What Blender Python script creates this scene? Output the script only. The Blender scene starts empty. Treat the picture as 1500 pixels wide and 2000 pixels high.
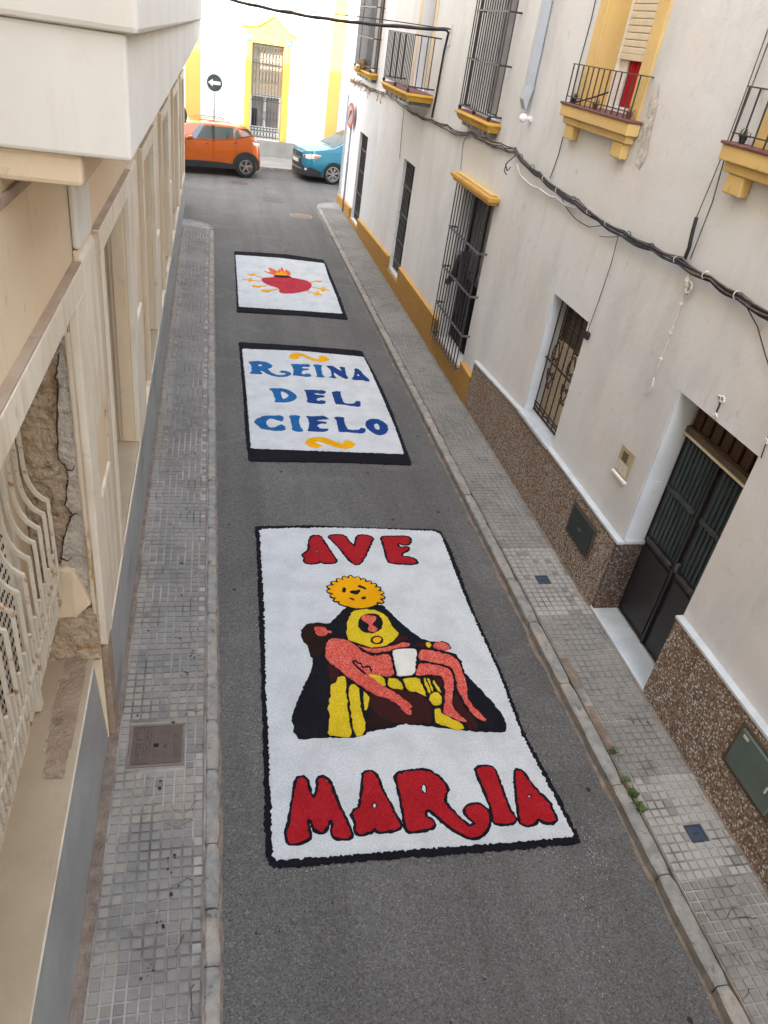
import bpy, bmesh, math, random
from mathutils import Vector, Matrix, noise as mnoise
from mathutils.geometry import tessellate_polygon
random.seed(7)
R = math.radians
scene = bpy.context.scene
col = scene.collection

# ------------------------------------------------------------------ camera
cd = bpy.data.cameras.new('camera'); cam = bpy.data.objects.new('camera', cd); col.objects.link(cam)
cd.sensor_fit = 'AUTO'; cd.sensor_width = 36.0; cd.lens = 25.952; cd.clip_start = .05; cd.clip_end = 400
rw = Vector((.97264, -.18862, .13560)); uw = Vector((-.00699, .55970, .82867)); bw = Vector((-.23220, -.80695, .54307))
mw = Matrix((rw, uw, bw)).transposed().to_4x4(); mw.translation = Vector((0, 0, 5.0))
cam.matrix_world = mw
scene.camera = cam
# ------------------------------------------------------------------ light
SUN_EL, SUN_AZ = R(33), R(230)
w = bpy.data.worlds.new('World'); scene.world = w; w.use_nodes = True
nt = w.node_tree; bg = nt.nodes['Background']
sky = nt.nodes.new('ShaderNodeTexSky'); sky.sky_type = 'NISHITA'; sky.sun_disc = False
sky.sun_elevation = SUN_EL; sky.sun_rotation = SUN_AZ; sky.air_density = 1.0; sky.dust_density = 2.0; sky.ozone_density = 1.0
hs = nt.nodes.new('ShaderNodeHueSaturation'); hs.inputs['Saturation'].default_value = .40
nt.links.new(sky.outputs[0], hs.inputs['Color']); nt.links.new(hs.outputs[0], bg.inputs[0]); bg.inputs[1].default_value = .15
sd = bpy.data.lights.new('sun', 'SUN'); so = bpy.data.objects.new('sun', sd); col.objects.link(so)
sd.energy = 2.1; sd.angle = R(.5); sd.color = (1, .945, .87)
sv = Vector((math.sin(SUN_AZ) * math.cos(SUN_EL), math.cos(SUN_AZ) * math.cos(SUN_EL), math.sin(SUN_EL)))
so.rotation_euler = sv.to_track_quat('Z', 'Y').to_euler()
scene.view_settings.view_transform = 'Standard'; scene.view_settings.look = 'None'
scene.view_settings.gamma = 1; scene.view_settings.use_curve_mapping = False
scene.view_settings.exposure = 3.28
scene.render.engine = 'CYCLES'
scene.cycles.max_bounces = 10; scene.cycles.diffuse_bounces = 6; scene.cycles.glossy_bounces = 4

# ------------------------------------------------------------------ materials
class NT:
    def __init__(s, name):
        s.m = bpy.data.materials.new(name); s.m.use_nodes = True
        s.t = s.m.node_tree; s.b = s.t.nodes['Principled BSDF']
        g = s.t.nodes.new('ShaderNodeNewGeometry'); s.P = g.outputs['Position']
    def n(s, kind, **kw):
        x = s.t.nodes.new(kind)
        for k, v in kw.items(): setattr(x, k, v)
        return x
    def L(s, a, b): s.t.links.new(a, b)
    def scaled(s, v):
        x = s.n('ShaderNodeVectorMath', operation='MULTIPLY'); s.L(s.P, x.inputs[0]); x.inputs[1].default_value = v
        return x.outputs[0]
    def noise(s, scale, detail=5, rough=.55, vec=None, dist=0):
        x = s.n('ShaderNodeTexNoise'); s.L(vec or s.P, x.inputs['Vector'])
        x.inputs['Scale'].default_value = scale; x.inputs['Detail'].default_value = detail
        x.inputs['Roughness'].default_value = rough; x.inputs['Distortion'].default_value = dist
        return x.outputs['Fac']
    def vor(s, scale, feature='F1', vec=None, out='Distance'):
        x = s.n('ShaderNodeTexVoronoi', feature=feature); s.L(vec or s.P, x.inputs['Vector']); x.inputs['Scale'].default_value = scale
        return x.outputs[out]
    def ramp(s, fac, stops, interp='LINEAR'):
        x = s.n('ShaderNodeValToRGB'); s.L(fac, x.inputs[0]); e = x.color_ramp.elements; x.color_ramp.interpolation = interp
        while len(e) < len(stops): e.new(.5)
        for i, (p, c) in enumerate(stops):
            e[i].position = p; e[i].color = (c, c, c, 1) if isinstance(c, (int, float)) else (*c, 1)
        return x.outputs[0]
    def mix(s, fac, a, b, mode='MIX'):
        x = s.n('ShaderNodeMix', data_type='RGBA', blend_type=mode)
        if isinstance(fac, (int, float)): x.inputs[0].default_value = fac
        else: s.L(fac, x.inputs[0])
        for i, v in ((6, a), (7, b)):
            if isinstance(v, tuple): x.inputs[i].default_value = (*v, 1)
            else: s.L(v, x.inputs[i])
        return x.outputs[2]
    def math(s, op, a, b=None):
        x = s.n('ShaderNodeMath', operation=op)
        for i, v in enumerate((a, b)):
            if v is None: continue
            if isinstance(v, (int, float)): x.inputs[i].default_value = v
            else: s.L(v, x.inputs[i])
        return x.outputs[0]
    def color(s, c):
        if isinstance(c, tuple): s.b.inputs['Base Color'].default_value = (*c, 1)
        else: s.L(c, s.b.inputs['Base Color'])
    def bump(s, h, strength=.4, dist=.01, prev=None):
        x = s.n('ShaderNodeBump'); s.L(h, x.inputs['Height']); x.inputs['Strength'].default_value = strength; x.inputs['Distance'].default_value = dist
        if prev: s.L(prev, x.inputs['Normal'])
        s.L(x.outputs[0], s.b.inputs['Normal']); return x.outputs[0]
    def set(s, rough=.8, metal=0, spec=.3):
        s.b.inputs['Roughness'].default_value = rough; s.b.inputs['Metallic'].default_value = metal; s.b.inputs['Specular IOR Level'].default_value = spec
        return s.m

def mat(name, c1, c2=None, scale=6, rough=.8, metal=0, spec=.3, bump=0, bscale=60, bdist=.01, stains=(), lo=.35, hi=.65):
    s = NT(name); c = c1
    if c2: c = s.mix(s.ramp(s.noise(scale), [(lo, 0.), (hi, 1.)]), c1, c2)
    for (sc, scl, a, b, amt) in stains:          # colour, scale, ramp start, ramp end, amount
        vec = None
        if isinstance(scl, tuple): vec = s.scaled(scl); scl = 1
        f = s.ramp(s.noise(scl, 8, .62, vec), [(a, 0.), (b, amt)])
        c = s.mix(f, c, sc)
    s.color(c)
    if bump: s.bump(s.noise(bscale, 6), bump, bdist)
    return s.set(rough, metal, spec)

def wallmat(name, base, warm, grey, scuff, peel=None):
    s = NT(name)
    c = s.mix(s.ramp(s.noise(.55, 4), [(.4, 0.), (.62, .75)]), base, warm)
    c = s.mix(s.ramp(s.noise(1.3, 6, .6, s.scaled((1, 1, .4))), [(.48, 0.), (.72, .75)]), c, grey)
    c = s.mix(s.ramp(s.noise(7, 9, .72), [(.60, 0.), (.74, .6)]), c, scuff)
    c = s.mix(s.ramp(s.noise(1, 7, .65, s.scaled((5, 5, .7))), [(.60, 0.), (.78, .4)]), c, scuff)
    c = s.mix(s.ramp(s.noise(34, 6, .7), [(.70, 0.), (.76, .5)]), c, grey)
    if peel:
        f = s.ramp(s.noise(2.6, 10, .68, s.scaled((1, 1, .35))), [(.60, 0.), (.615, 1.)])
        c = s.mix(f, c, peel)
    s.color(c)
    p = s.bump(s.noise(2.4, 3), .35, .05)
    p = s.bump(s.noise(26, 8, .65), .35, .012, p)
    return s.set(.85, 0, .2)

def pebble(name, cols, scale=52, bump=.9):
    s = NT(name)
    cell = s.n('ShaderNodeTexVoronoi'); s.L(s.P, cell.inputs['Vector']); cell.inputs['Scale'].default_value = scale
    sep = s.n('ShaderNodeSeparateColor'); s.L(cell.outputs['Color'], sep.inputs[0])
    c = s.ramp(sep.outputs[0], cols, 'CONSTANT')
    c = s.mix(s.ramp(cell.outputs['Distance'], [(.32, 0.), (.66, .8)]), c, (.11, .065, .035))
    c = s.mix(s.ramp(s.noise(1.1, 5, .6), [(.45, 0.), (.7, .45)]), c, (.20, .10, .045))
    s.color(c)
    h = s.ramp(cell.outputs['Distance'], [(0., 1.), (.6, 0.)])
    s.bump(h, bump, .012)
    return s.set(.75, 0, .3)

def grain(name, a, b, scale=95, lo=.42, hi=.6, dirt=None, bump=.9):
    s = NT(name)
    c = s.mix(s.ramp(s.noise(scale, 4, .8), [(lo, 0.), (hi, 1.)]), a, b)
    c = s.mix(s.ramp(s.noise(3.2, 4, .6), [(.42, 0.), (.72, .45)]), c, tuple(x * .70 for x in a))
    if dirt: c = s.mix(s.ramp(s.noise(38, 8, .75), [(.66, 0.), (.74, .6)]), c, dirt)
    s.color(c)
    p = s.bump(s.noise(9, 4), .5, .03)
    s.bump(s.noise(130, 4, .8), bump, .012, p)
    return s.set(.95, 0, .1)

def asphalt():
    s = NT('asphalt')
    c = s.mix(s.ramp(s.noise(.35, 5, .6), [(.38, 0.), (.62, 1.)]), (.100, .095, .089), (.128, .123, .117))
    c = s.mix(s.ramp(s.noise(1.7, 6, .65, s.scaled((1, .35, 1))), [(.5, 0.), (.72, .5)]), c, (.145, .14, .134))
    c = s.mix(s.ramp(s.noise(1, 5, .6, s.scaled((1.9, .10, 1))), [(.44, 0.), (.62, .6)]), c, (.082, .078, .073))     # tracks rubbed along the road
    c = s.mix(s.ramp(s.noise(1, 6, .6, s.scaled((.5, .8, 1)), 1.2), [(.55, 0.), (.60, .4)]), c, (.15, .144, .136))
    v = s.n('ShaderNodeTexVoronoi'); s.L(s.P, v.inputs['Vector']); v.inputs['Scale'].default_value = 105
    sep = s.n('ShaderNodeSeparateColor'); s.L(v.outputs['Color'], sep.inputs[0])
    c = s.mix(.9, c, s.ramp(sep.outputs[0], [(0., .5), (.45, .95), (.8, 1.1), (.95, 1.35), (1., 1.8)]), 'MULTIPLY')
    c = s.mix(s.ramp(s.noise(55, 5, .8), [(.60, 0.), (.72, .7)]), c, (.035, .034, .034))
    c = s.mix(s.ramp(s.noise(4.3, 3, .5), [(.70, 0.), (.76, .75)]), c, (.045, .044, .046))   # old oil drips
    s.color(c)
    p = s.bump(s.noise(.8, 3), .25, .05)
    s.bump(s.noise(95, 5, .8), .7, .01, p)
    return s.set(.82, 0, .3)

def tilemat(name, a, b, cell=.072, dirt=(.06, .055, .05)):
    s = NT(name)
    sn = s.n('ShaderNodeVectorMath', operation='SNAP'); s.L(s.P, sn.inputs[0]); sn.inputs[1].default_value = (cell, cell, 10)
    wn = s.n('ShaderNodeTexWhiteNoise', noise_dimensions='3D'); s.L(sn.outputs[0], wn.inputs['Vector'])
    c = s.mix(wn.outputs['Value'], a, b)
    c = s.mix(s.ramp(s.noise(.9, 6, .6), [(.42, 0.), (.66, .7)]), c, tuple(x * 1.25 for x in b))
    c = s.mix(s.ramp(s.noise(5, 7, .65), [(.56, 0.), (.72, .6)]), c, dirt)
    c = s.mix(s.ramp(s.noise(14, 6, .7), [(.70, 0.), (.74, .9)]), c, (.03, .03, .035))
    c = s.mix(s.ramp(s.noise(120, 3, .7), [(.5, 0.), (.75, .25)]), c, (.4, .38, .36))
    s.color(c); s.bump(s.noise(60, 6), .4, .008)
    return s.set(.8, 0, .25)

m = {}
m['wall1'] = wallmat('white_plaster_warm', (.66, .668, .672), (.65, .61, .575), (.50, .515, .52), (.40, .375, .34))
m['wall2'] = wallmat('white_plaster', (.69, .70, .705), (.66, .645, .625), (.55, .565, .575), (.44, .43, .42))
m['reveal'] = mat('blue_white_paint', (.63, .665, .70), (.56, .60, .64), 3, bump=.2, bscale=30)
m['pebble'] = pebble('pebbledash', [(0., (.16, .105, .075)), (.14, (.30, .225, .175)), (.32, (.42, .345, .285)), (.54, (.54, .475, .42)), (.74, (.31, .19, .115)), (.83, (.64, .59, .53))])
m['pebble_grey'] = pebble('dark_pebbledash', [(0., (.03, .03, .033)), (.4, (.07, .07, .075)), (.6, (.16, .155, .155)), (.8, (.3, .29, .28))])
m['ochre_rough'] = None
def ochre():
    s = NT('ochre_roughcast')
    v = s.vor(62); c = s.mix(s.ramp(v, [(.1, 0.), (.75, .8)]), (.56, .32, .085), (.22, .115, .03))
    c = s.mix(s.ramp(s.noise(2, 5), [(.45, 0.), (.7, .5)]), c, (.34, .18, .05)); s.color(c)
    s.bump(s.math('ADD', s.noise(70, 5, .8), v), .9, .014); return s.set(.9, 0, .15)
m['ochre_rough'] = ochre()
m['ochre'] = mat('ochre_paint', (.58, .32, .075), (.50, .27, .06), 4, bump=.3, bscale=40, stains=[((.25, .14, .05), 9, .6, .75, .6)])
m['ochre_slab'] = mat('golden_ochre_paint', (.60, .36, .05), (.50, .29, .05), 5, bump=.3, bscale=40, stains=[((.16, .09, .04), (6, 6, 3), .58, .72, .75), ((.68, .52, .26), 14, .62, .7, .6)])
m['cream_yellow'] = mat('pale_ochre_paint', (.66, .46, .17), (.60, .42, .18), 3, bump=.3, bscale=35, stains=[((.38, .25, .11), (7, 7, 4), .60, .74, .7), ((.72, .62, .45), 16, .64, .72, .5)])
m['marble'] = mat('pale_marble', (.56, .59, .605), (.46, .495, .515), 5, rough=.35, spec=.5, stains=[((.42, .42, .40), (3, 12, 3), .55, .8, .5)])
m['red_tile'] = mat('red_clay_tile', (.20, .085, .075), (.15, .06, .06), 12, bump=.3)
m['asphalt'] = asphalt()
m['tile'] = tilemat('grey_paving', (.165, .157, .142), (.218, .207, .188))
m['tile_pale'] = tilemat('cement_smeared_paving', (.27, .258, .232), (.33, .312, .282))
m['tile_warm'] = tilemat('dusty_paving', (.22, .20, .168), (.275, .25, .208))
m['joint'] = mat('mortar_joint', (.37, .335, .30), (.16, .148, .135), 2.2, bump=.4, stains=[((.07, .055, .045), 4, .5, .66, .8)])
m['kerb'] = mat('old_granite_kerb', (.30, .288, .262), (.20, .192, .175), 9, bump=.7, bscale=45, bdist=.02, stains=[((.40, .33, .26), 2.5, .5, .65, .6), ((.06, .055, .05), 11, .58, .7, .8)])
m['cement'] = mat('grey_cement', (.29, .285, .275), (.22, .215, .21), 3, bump=.4, stains=[((.13, .12, .11), 6, .55, .72, .7)])
m['dirt'] = mat('brown_dirt', (.25, .195, .15), (.15, .11, .085), 9, bump=.8, bscale=50, bdist=.02)
m['lwall'] = wallmat('cream_plaster', (.68, .545, .37), (.63, .475, .305), (.63, .525, .38), (.42, .31, .19))
m['lwall_peel'] = wallmat('peeling_cream_plaster', (.58, .475, .345), (.53, .41, .28), (.54, .47, .375), (.42, .32, .20), (.38, .25, .12))
m['frame'] = mat('off_white_moulding', (.68, .61, .49), (.62, .53, .40), 2.2, bump=.25, bscale=30, stains=[((.42, .30, .17), (5, 5, .7), .52, .72, .6), ((.36, .25, .14), 7, .62, .74, .5)])
m['frame_top'] = mat('dusty_ledge', (.33, .24, .17), (.42, .33, .24), 3, bump=.6, bscale=40, stains=[((.16, .10, .06), 8, .55, .72, .6)])
m['dado'] = mat('grey_blue_marble', (.36, .365, .36), (.28, .285, .28), 2.2, rough=.5, stains=[((.10, .11, .125), (11, 1.0, 7), .56, .66, .7), ((.46, .41, .35), 1.7, .55, .75, .5)])
m['sill'] = mat('sandy_ledge', (.42, .335, .225), (.36, .28, .185), 2, bump=.5, bscale=50, stains=[((.30, .20, .12), 5, .58, .7, .5)])
m['rough_sill'] = mat('worn_brown_ledge', (.36, .27, .19), (.30, .21, .14), 5, bump=.9, bscale=35, bdist=.03, stains=[((.13, .085, .05), 9, .56, .7, .6)])
m['broken_grey'] = mat('broken_mortar_grey', (.50, .43, .34), (.41, .345, .265), 6, bump=1, bscale=28, bdist=.04, stains=[((.46, .43, .38), 14, .56, .68, .7), ((.09, .065, .045), 12, .62, .72, .8)])
m['broken_ochre'] = mat('broken_rubble', (.43, .325, .215), (.50, .385, .25), 5, bump=1, bscale=22, bdist=.05, stains=[((.42, .22, .07), 5, .55, .66, .6), ((.10, .07, .045), 10, .56, .7, .8)])
m['gap_brown'] = mat('deep_crack', (.07, .048, .033), (.045, .03, .022), 20, rough=1)
m['scar'] = mat('chipped_plaster', (.66, .65, .63), (.40, .36, .31), 16, bump=.8, bscale=50, bdist=.02, stains=[((.62, .55, .50), 5, .5, .62, .7)])
m['crack'] = mat('dark_gap', (.02, .015, .012), rough=1)
m['box'] = mat('pale_render', (.68, .645, .575), (.64, .60, .52), 1.1, bump=.08, bscale=30, stains=[((.50, .43, .33), (4, 4, .6), .56, .78, .5), ((.52, .46, .37), 1.6, .52, .75, .4), ((.45, .38, .3), 22, .70, .76, .5)])
m['grille_cream'] = mat('rusting_cream_paint', (.62, .54, .42), (.56, .48, .36), 6, rough=.6, bump=.4, bscale=60, stains=[((.34, .14, .035), 13, .58, .66, .9), ((.14, .07, .03), 30, .64, .7, .8)])
m['iron'] = mat('dark_iron', (.018, .018, .022), (.03, .028, .03), 20, rough=.5, spec=.5)
m['iron_grey'] = mat('worn_grey_iron', (.13, .13, .135), (.08, .08, .085), 14, rough=.5)
m['iron_brown'] = mat('brown_iron', (.035, .022, .016), (.05, .032, .022), 20, rough=.55)
m['iron_far'] = mat('bronze_grey_iron', (.09, .10, .085), (.06, .065, .06), 14, rough=.5)
m['dark'] = mat('dark_interior', (.012, .012, .013), rough=.9)
m['glass'] = mat('dark_glass', (.02, .023, .025), rough=.06, spec=.6)
m['pane_grey'] = mat('curtained_glass', (.26, .25, .24), (.16, .155, .15), 2, rough=.1, spec=.6)
m['white'] = mat('white_gloss', (.78, .78, .77), rough=.4)
m['lattice'] = mat('cream_lattice', (.60, .50, .38), (.52, .42, .3), 12, rough=.6)
m['slat_brown'] = mat('brown_roller_slat', (.10, .075, .055), (.085, .062, .045), 20, rough=.55)
m['slat_cream'] = mat('cream_roller_slat', (.68, .60, .46), (.62, .54, .41), 8, rough=.55)
m['curtain_red'] = mat('red_curtain', (.42, .008, .012), (.30, .004, .008), 14, rough=.85)
m['curtain_white'] = mat('white_curtain', (.74, .72, .70), (.66, .64, .63), 20, rough=.9)
m['door'] = mat('charcoal_metal', (.022, .021, .023), (.03, .028, .029), 3, rough=.45, spec=.45, stains=[((.06, .05, .05), 5, .6, .75, .4)])
m['door_rail'] = mat('greenish_charcoal_rail', (.05, .055, .055), (.035, .04, .04), 10, rough=.5, stains=[((.16, .14, .12), 12, .55, .7, .5)])
m['ribbed'] = mat('ribbed_green_glass', (.020, .034, .034), (.034, .05, .05), 6, rough=.35, spec=.6)
m['wood'] = mat('brown_wood', (.085, .045, .026), (.06, .03, .018), 9, rough=.6)
m['beam'] = mat('weathered_beam', (.13, .095, .065), (.09, .065, .045), 8, rough=.7)
m['pvc'] = mat('grey_pvc', (.42, .45, .49), (.38, .41, .45), 3, rough=.5)
m['meter'] = mat('dark_green_box', (.022, .034, .032), (.03, .042, .04), 6, rough=.5)
m['gbox'] = mat('grey_green_box', (.11, .15, .13), (.085, .115, .10), 3, rough=.45, stains=[((.22, .24, .2), 20, .68, .72, .6)])
m['plate'] = mat('yellowed_meter_box', (.42, .36, .22), (.34, .28, .16), 14, rough=.5)
m['paper'] = mat('faded_paper', (.60, .55, .47), (.5, .44, .36), 24)
m['cable'] = mat('black_cable', (.015, .016, .022), (.03, .03, .036), 18, rough=.55)
m['cable_dusty'] = mat('dusty_cable', (.17, .14, .115), (.09, .075, .065), 12, rough=.8)
m['cable_white'] = mat('white_conduit', (.66, .64, .60), (.55, .52, .48), 12, rough=.6)
m['straw'] = mat('dry_straw', (.36, .23, .09), (.25, .15, .06), 30, rough=.9)
m['leaf'] = mat('weed_leaf', (.07, .12, .03), (.10, .13, .045), 25, rough=.7)
m['far_white'] = mat('white_limewash', (.80, .79, .75), (.76, .75, .70), 1, bump=.2)
m['far_yellow'] = mat('pale_yellow_paint', (.72, .52, .115), (.68, .49, .105), 2, bump=.2)
m['far_orange'] = mat('warm_yellow_paint', (.70, .42, .12), (.66, .39, .11), 2, bump=.2)
m['far_grey'] = mat('grey_plinth', (.30, .29, .27), (.25, .245, .23), 2, bump=.4, stains=[((.2, .19, .17), 3, .5, .7, .5)])
m['far_blind'] = mat('beige_blind', (.52, .44, .33), (.48, .40, .30), 6)
m['far_pav'] = mat('far_pavement', (.25, .24, .225), (.20, .19, .18), 2, bump=.4)
m['blue_glaze'] = mat('blue_glaze', (.10, .24, .40), (.08, .20, .36), 30, rough=.2, spec=.6)
m['cast'] = mat('rusty_cast_iron', (.11, .085, .07), (.085, .065, .055), 8, rough=.6, metal=.3, stains=[((.17, .11, .075), 5, .5, .7, .5)])
m['cast_dark'] = mat('dark_cast_iron', (.05, .05, .052), (.07, .068, .066), 9, rough=.6, metal=.3)
m['cast_worn'] = mat('worn_cast_edge', (.21, .16, .13), (.16, .12, .10), 12, rough=.55, metal=.3)
m['blue_lid'] = mat('blue_lid', (.03, .055, .10), (.05, .07, .11), 12, rough=.5)
m['rubber'] = mat('tyre_rubber', (.016, .016, .017), (.024, .024, .025), 30, rough=.75)
m['alloy'] = mat('alloy_wheel', (.55, .55, .56), rough=.3, metal=.8)
m['alloy_dark'] = mat('grey_alloy', (.34, .34, .35), rough=.35, metal=.8)
m['plastic'] = mat('black_plastic', (.022, .023, .026), (.03, .031, .034), 10, rough=.6)
def carpaint(name, c, flake):
    s = NT(name); s.color(s.mix(s.ramp(s.noise(300, 2), [(.45, 0.), (.6, .35)]), c, flake))
    s.b.inputs['Coat Weight'].default_value = 1; s.b.inputs['Coat Roughness'].default_value = .03
    return s.set(.22, .3, .5)
m['orange_paint'] = carpaint('orange_metallic', (.46, .085, .004), (.60, .15, .012))
m['blue_paint'] = carpaint('turquoise_metallic', (.008, .18, .29), (.025, .26, .38))
m['car_glass'] = mat('car_glass', (.03, .05, .05), rough=.02, spec=1.0)
m['lamp'] = mat('lamp_lens', (.62, .63, .64), rough=.1, spec=.7)
m['lamp_amber'] = mat('amber_lens', (.62, .14, .05), rough=.15, spec=.6)
m['chrome'] = mat('chrome', (.7, .7, .72), rough=.15, metal=1)
m['plate_white'] = mat('number_plate', (.62, .63, .64), (.45, .46, .48), 24, rough=.5)
m['sign_blue'] = mat('faded_dark_sign', (.035, .055, .055), (.045, .07, .068), 6, rough=.35)
m['sign_back'] = mat('grey_sign_back', (.07, .075, .08), rough=.5)
m['galv'] = mat('galvanised_steel', (.30, .33, .35), (.24, .27, .29), 9, rough=.45, metal=.4)
m['sign_red'] = mat('faded_red', (.42, .10, .07), (.35, .08, .06), 9, rough=.5)
m['sign_face'] = mat('faded_sign_face', (.40, .33, .33), (.34, .28, .29), 9, rough=.5)
# dyed sawdust and salt of the carpets
m['c_white'] = grain('white_salt', (.55, .57, .58), (.70, .715, .725), 60, dirt=(.40, .42, .45))
m['c_black'] = grain('black_sawdust', (.006, .006, .009), (.016, .015, .022), 80)
m['c_red'] = grain('red_sawdust', (.32, .007, .013), (.44, .022, .028), 80, dirt=(.7, .25, .22))
m['c_crimson'] = grain('crimson_sawdust', (.40, .016, .04), (.55, .06, .08), 70, dirt=(.7, .3, .3))
m['c_pink'] = grain('coral_salt', (.60, .05, .04), (.80, .30, .22), 58, .44, .66)
m['c_yellow'] = grain('yellow_salt', (.62, .43, .003), (.76, .58, .05), 58, dirt=(.8, .75, .5))
m['c_orange'] = grain('golden_sawdust', (.80, .36, .002), (.86, .42, .008), 60)
m['c_flame'] = grain('flame_sawdust', (.72, .10, .03), (.80, .18, .05), 60)
m['c_blue'] = grain('blue_salt', (.005, .065, .23), (.03, .20, .46), 60)
m['c_navy'] = grain('navy_salt', (.010, .026, .15), (.014, .085, .27), 60)
m['c_brown'] = grain('dark_brown_sawdust', (.017, .008, .006), (.027, .013, .010), 80)
m['c_maroon'] = grain('maroon_sawdust', (.036, .009, .009), (.055, .014, .013), 80)
m['c_cream'] = grain('cream_salt', (.72, .71, .64), (.80, .78, .72), 60)

# ------------------------------------------------------------------ mesh helpers
class Mb:
    def __init__(s): s.v = []; s.f = []
    def add(s, vs, fs):
        o = len(s.v); s.v += [tuple(p) for p in vs]; s.f += [tuple(i + o for i in f) for f in fs]; return s
    def box(s, x0, x1, y0, y1, z0, z1, dz=0):     # dz lifts the y1 end of the top and bottom
        return s.add([(x0, y0, z0), (x1, y0, z0), (x1, y1, z0 + dz), (x0, y1, z0 + dz), (x0, y0, z1), (x1, y0, z1), (x1, y1, z1 + dz), (x0, y1, z1 + dz)],
                     [(0, 3, 2, 1), (4, 5, 6, 7), (0, 1, 5, 4), (1, 2, 6, 5), (2, 3, 7, 6), (3, 0, 4, 7)])
    def hexa(s, p): return s.add(p, [(0, 3, 2, 1), (4, 5, 6, 7), (0, 1, 5, 4), (1, 2, 6, 5), (2, 3, 7, 6), (3, 0, 4, 7)])
    def quad(s, *p): return s.add(p, [(0, 1, 2, 3)])
    def bar(s, a, b, w, t=None):                  # square bar from a to b
        a = Vector(a); b = Vector(b); d = (b - a).normalized(); t = t or w
        u = d.cross(Vector((0, 0, 1))); u = Vector((1, 0, 0)) if u.length < .01 else u.normalized(); v = u.cross(d)
        u *= w / 2; v *= t / 2
        return s.hexa([a - u - v, a + u - v, a + u + v, a - u + v, b - u - v, b + u - v, b + u + v, b - u + v])
    def tube(s, pts, r, n=6, closed=False):
        pts = [Vector(p) for p in pts]; k = len(pts); rings = []; ref = None
        for i, p in enumerate(pts):
            d = (pts[(i + 1) % k] - pts[i - 1]) if closed else (pts[min(i + 1, k - 1)] - pts[max(i - 1, 0)])
            d = d.normalized() if d.length > 1e-9 else Vector((0, 0, 1))
            if ref is None: ref = d.orthogonal().normalized()
            u = (ref - d * ref.dot(d)); u = u.normalized() if u.length > 1e-6 else d.orthogonal().normalized(); ref = u; v = d.cross(u)
            rr = r[i] if isinstance(r, (list, tuple)) else r
            rings.append([p + (u * math.cos(2 * math.pi * j / n) + v * math.sin(2 * math.pi * j / n)) * rr for j in range(n)])
        vs = [q for ring in rings for q in ring]; fs = []
        for i in range(k if closed else k - 1):
            a = i * n; b = ((i + 1) % k) * n
            for j in range(n): fs.append((a + j, a + (j + 1) % n, b + (j + 1) % n, b + j))
        if not closed: fs += [tuple(range(n))[::-1], tuple(range((k - 1) * n, k * n))]
        return s.add(vs, fs)
    def lathe(s, o, ax, prof, n=24):              # prof: (along axis, radius)
        o = Vector(o); ax = Vector(ax).normalized(); u = ax.orthogonal().normalized(); v = ax.cross(u); vs = []; fs = []
        for (h, r) in prof:
            for j in range(n): a = 2 * math.pi * j / n; vs.append(o + ax * h + (u * math.cos(a) + v * math.sin(a)) * r)
        for i in range(len(prof) - 1):
            for j in range(n): fs.append((i * n + j, i * n + (j + 1) % n, (i + 1) * n + (j + 1) % n, (i + 1) * n + j))
        fs += [tuple(range(n))[::-1], tuple(range((len(prof) - 1) * n, len(prof) * n))]
        return s.add(vs, fs)
    def prism(s, poly, fn, d):                    # poly in 2-D, fn(a, b, depth) -> point; d0..d1 depths
        d0, d1 = d; n = len(poly)
        tri = tessellate_polygon([[Vector((a, b, 0)) for a, b in poly]])
        vs = [fn(a, b, d0) for a, b in poly] + [fn(a, b, d1) for a, b in poly]
        fs = [t for t in tri] + [(t[2] + n, t[1] + n, t[0] + n) for t in tri] + [(i, (i + 1) % n, (i + 1) % n + n, i + n) for i in range(n)]
        return s.add(vs, fs)
    def skin(s, poly, fn, d, maxlen=.09):         # like prism, but the face is cut fine enough to follow a curved surface
        b = bmesh.new(); vv = [b.verts.new((x, y, 0)) for x, y in poly]
        for t in tessellate_polygon([[Vector((x, y, 0)) for x, y in poly]]):
            try: b.faces.new([vv[i] for i in t])
            except ValueError: pass
        for _ in range(5):
            long = [e for e in b.edges if e.calc_length() > maxlen]
            if not long: break
            bmesh.ops.subdivide_edges(b, edges=long, cuts=1); bmesh.ops.triangulate(b, faces=b.faces)
        b.verts.index_update(); n = len(b.verts)
        vs = [fn(v.co.x, v.co.y, d[0]) for v in b.verts] + [fn(v.co.x, v.co.y, d[1]) for v in b.verts]
        fs = [tuple(v.index for v in f.verts) for f in b.faces]; fs += [tuple(i + n for i in reversed(f)) for f in fs]
        for e in b.edges:
            if len(e.link_faces) == 1: i, j = (v.index for v in e.verts); fs.append((i, j, j + n, i + n))
        b.free(); return s.add(vs, fs)
    def build(s, name, material, parent=None, bevel=0, smooth=False, shear=None, label=None, cat=None, group=None, kind=None, fix=True, local=False):
        me = bpy.data.meshes.new(name)
        v = [(x, y, z + shear(y)) for x, y, z in s.v] if shear else s.v
        me.from_pydata(v, [], s.f)
        if fix:
            b = bmesh.new(); b.from_mesh(me); bmesh.ops.recalc_face_normals(b, faces=b.faces); b.to_mesh(me); b.free()
        if smooth:
            for p in me.polygons: p.use_smooth = True
        me.materials.append(m[material] if isinstance(material, str) else material)
        o = bpy.data.objects.new(name, me); col.objects.link(o)
        if parent:
            o.parent = parent
            if not local and parent.type == 'EMPTY' and parent.parent is None: o.location = -parent.location
        if bevel:
            bv = o.modifiers.new('Bevel', 'BEVEL'); bv.width = bevel; bv.segments = 2; bv.limit_method = 'ANGLE'; bv.angle_limit = R(40)
        return tag(o, label, cat, group, kind)

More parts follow.
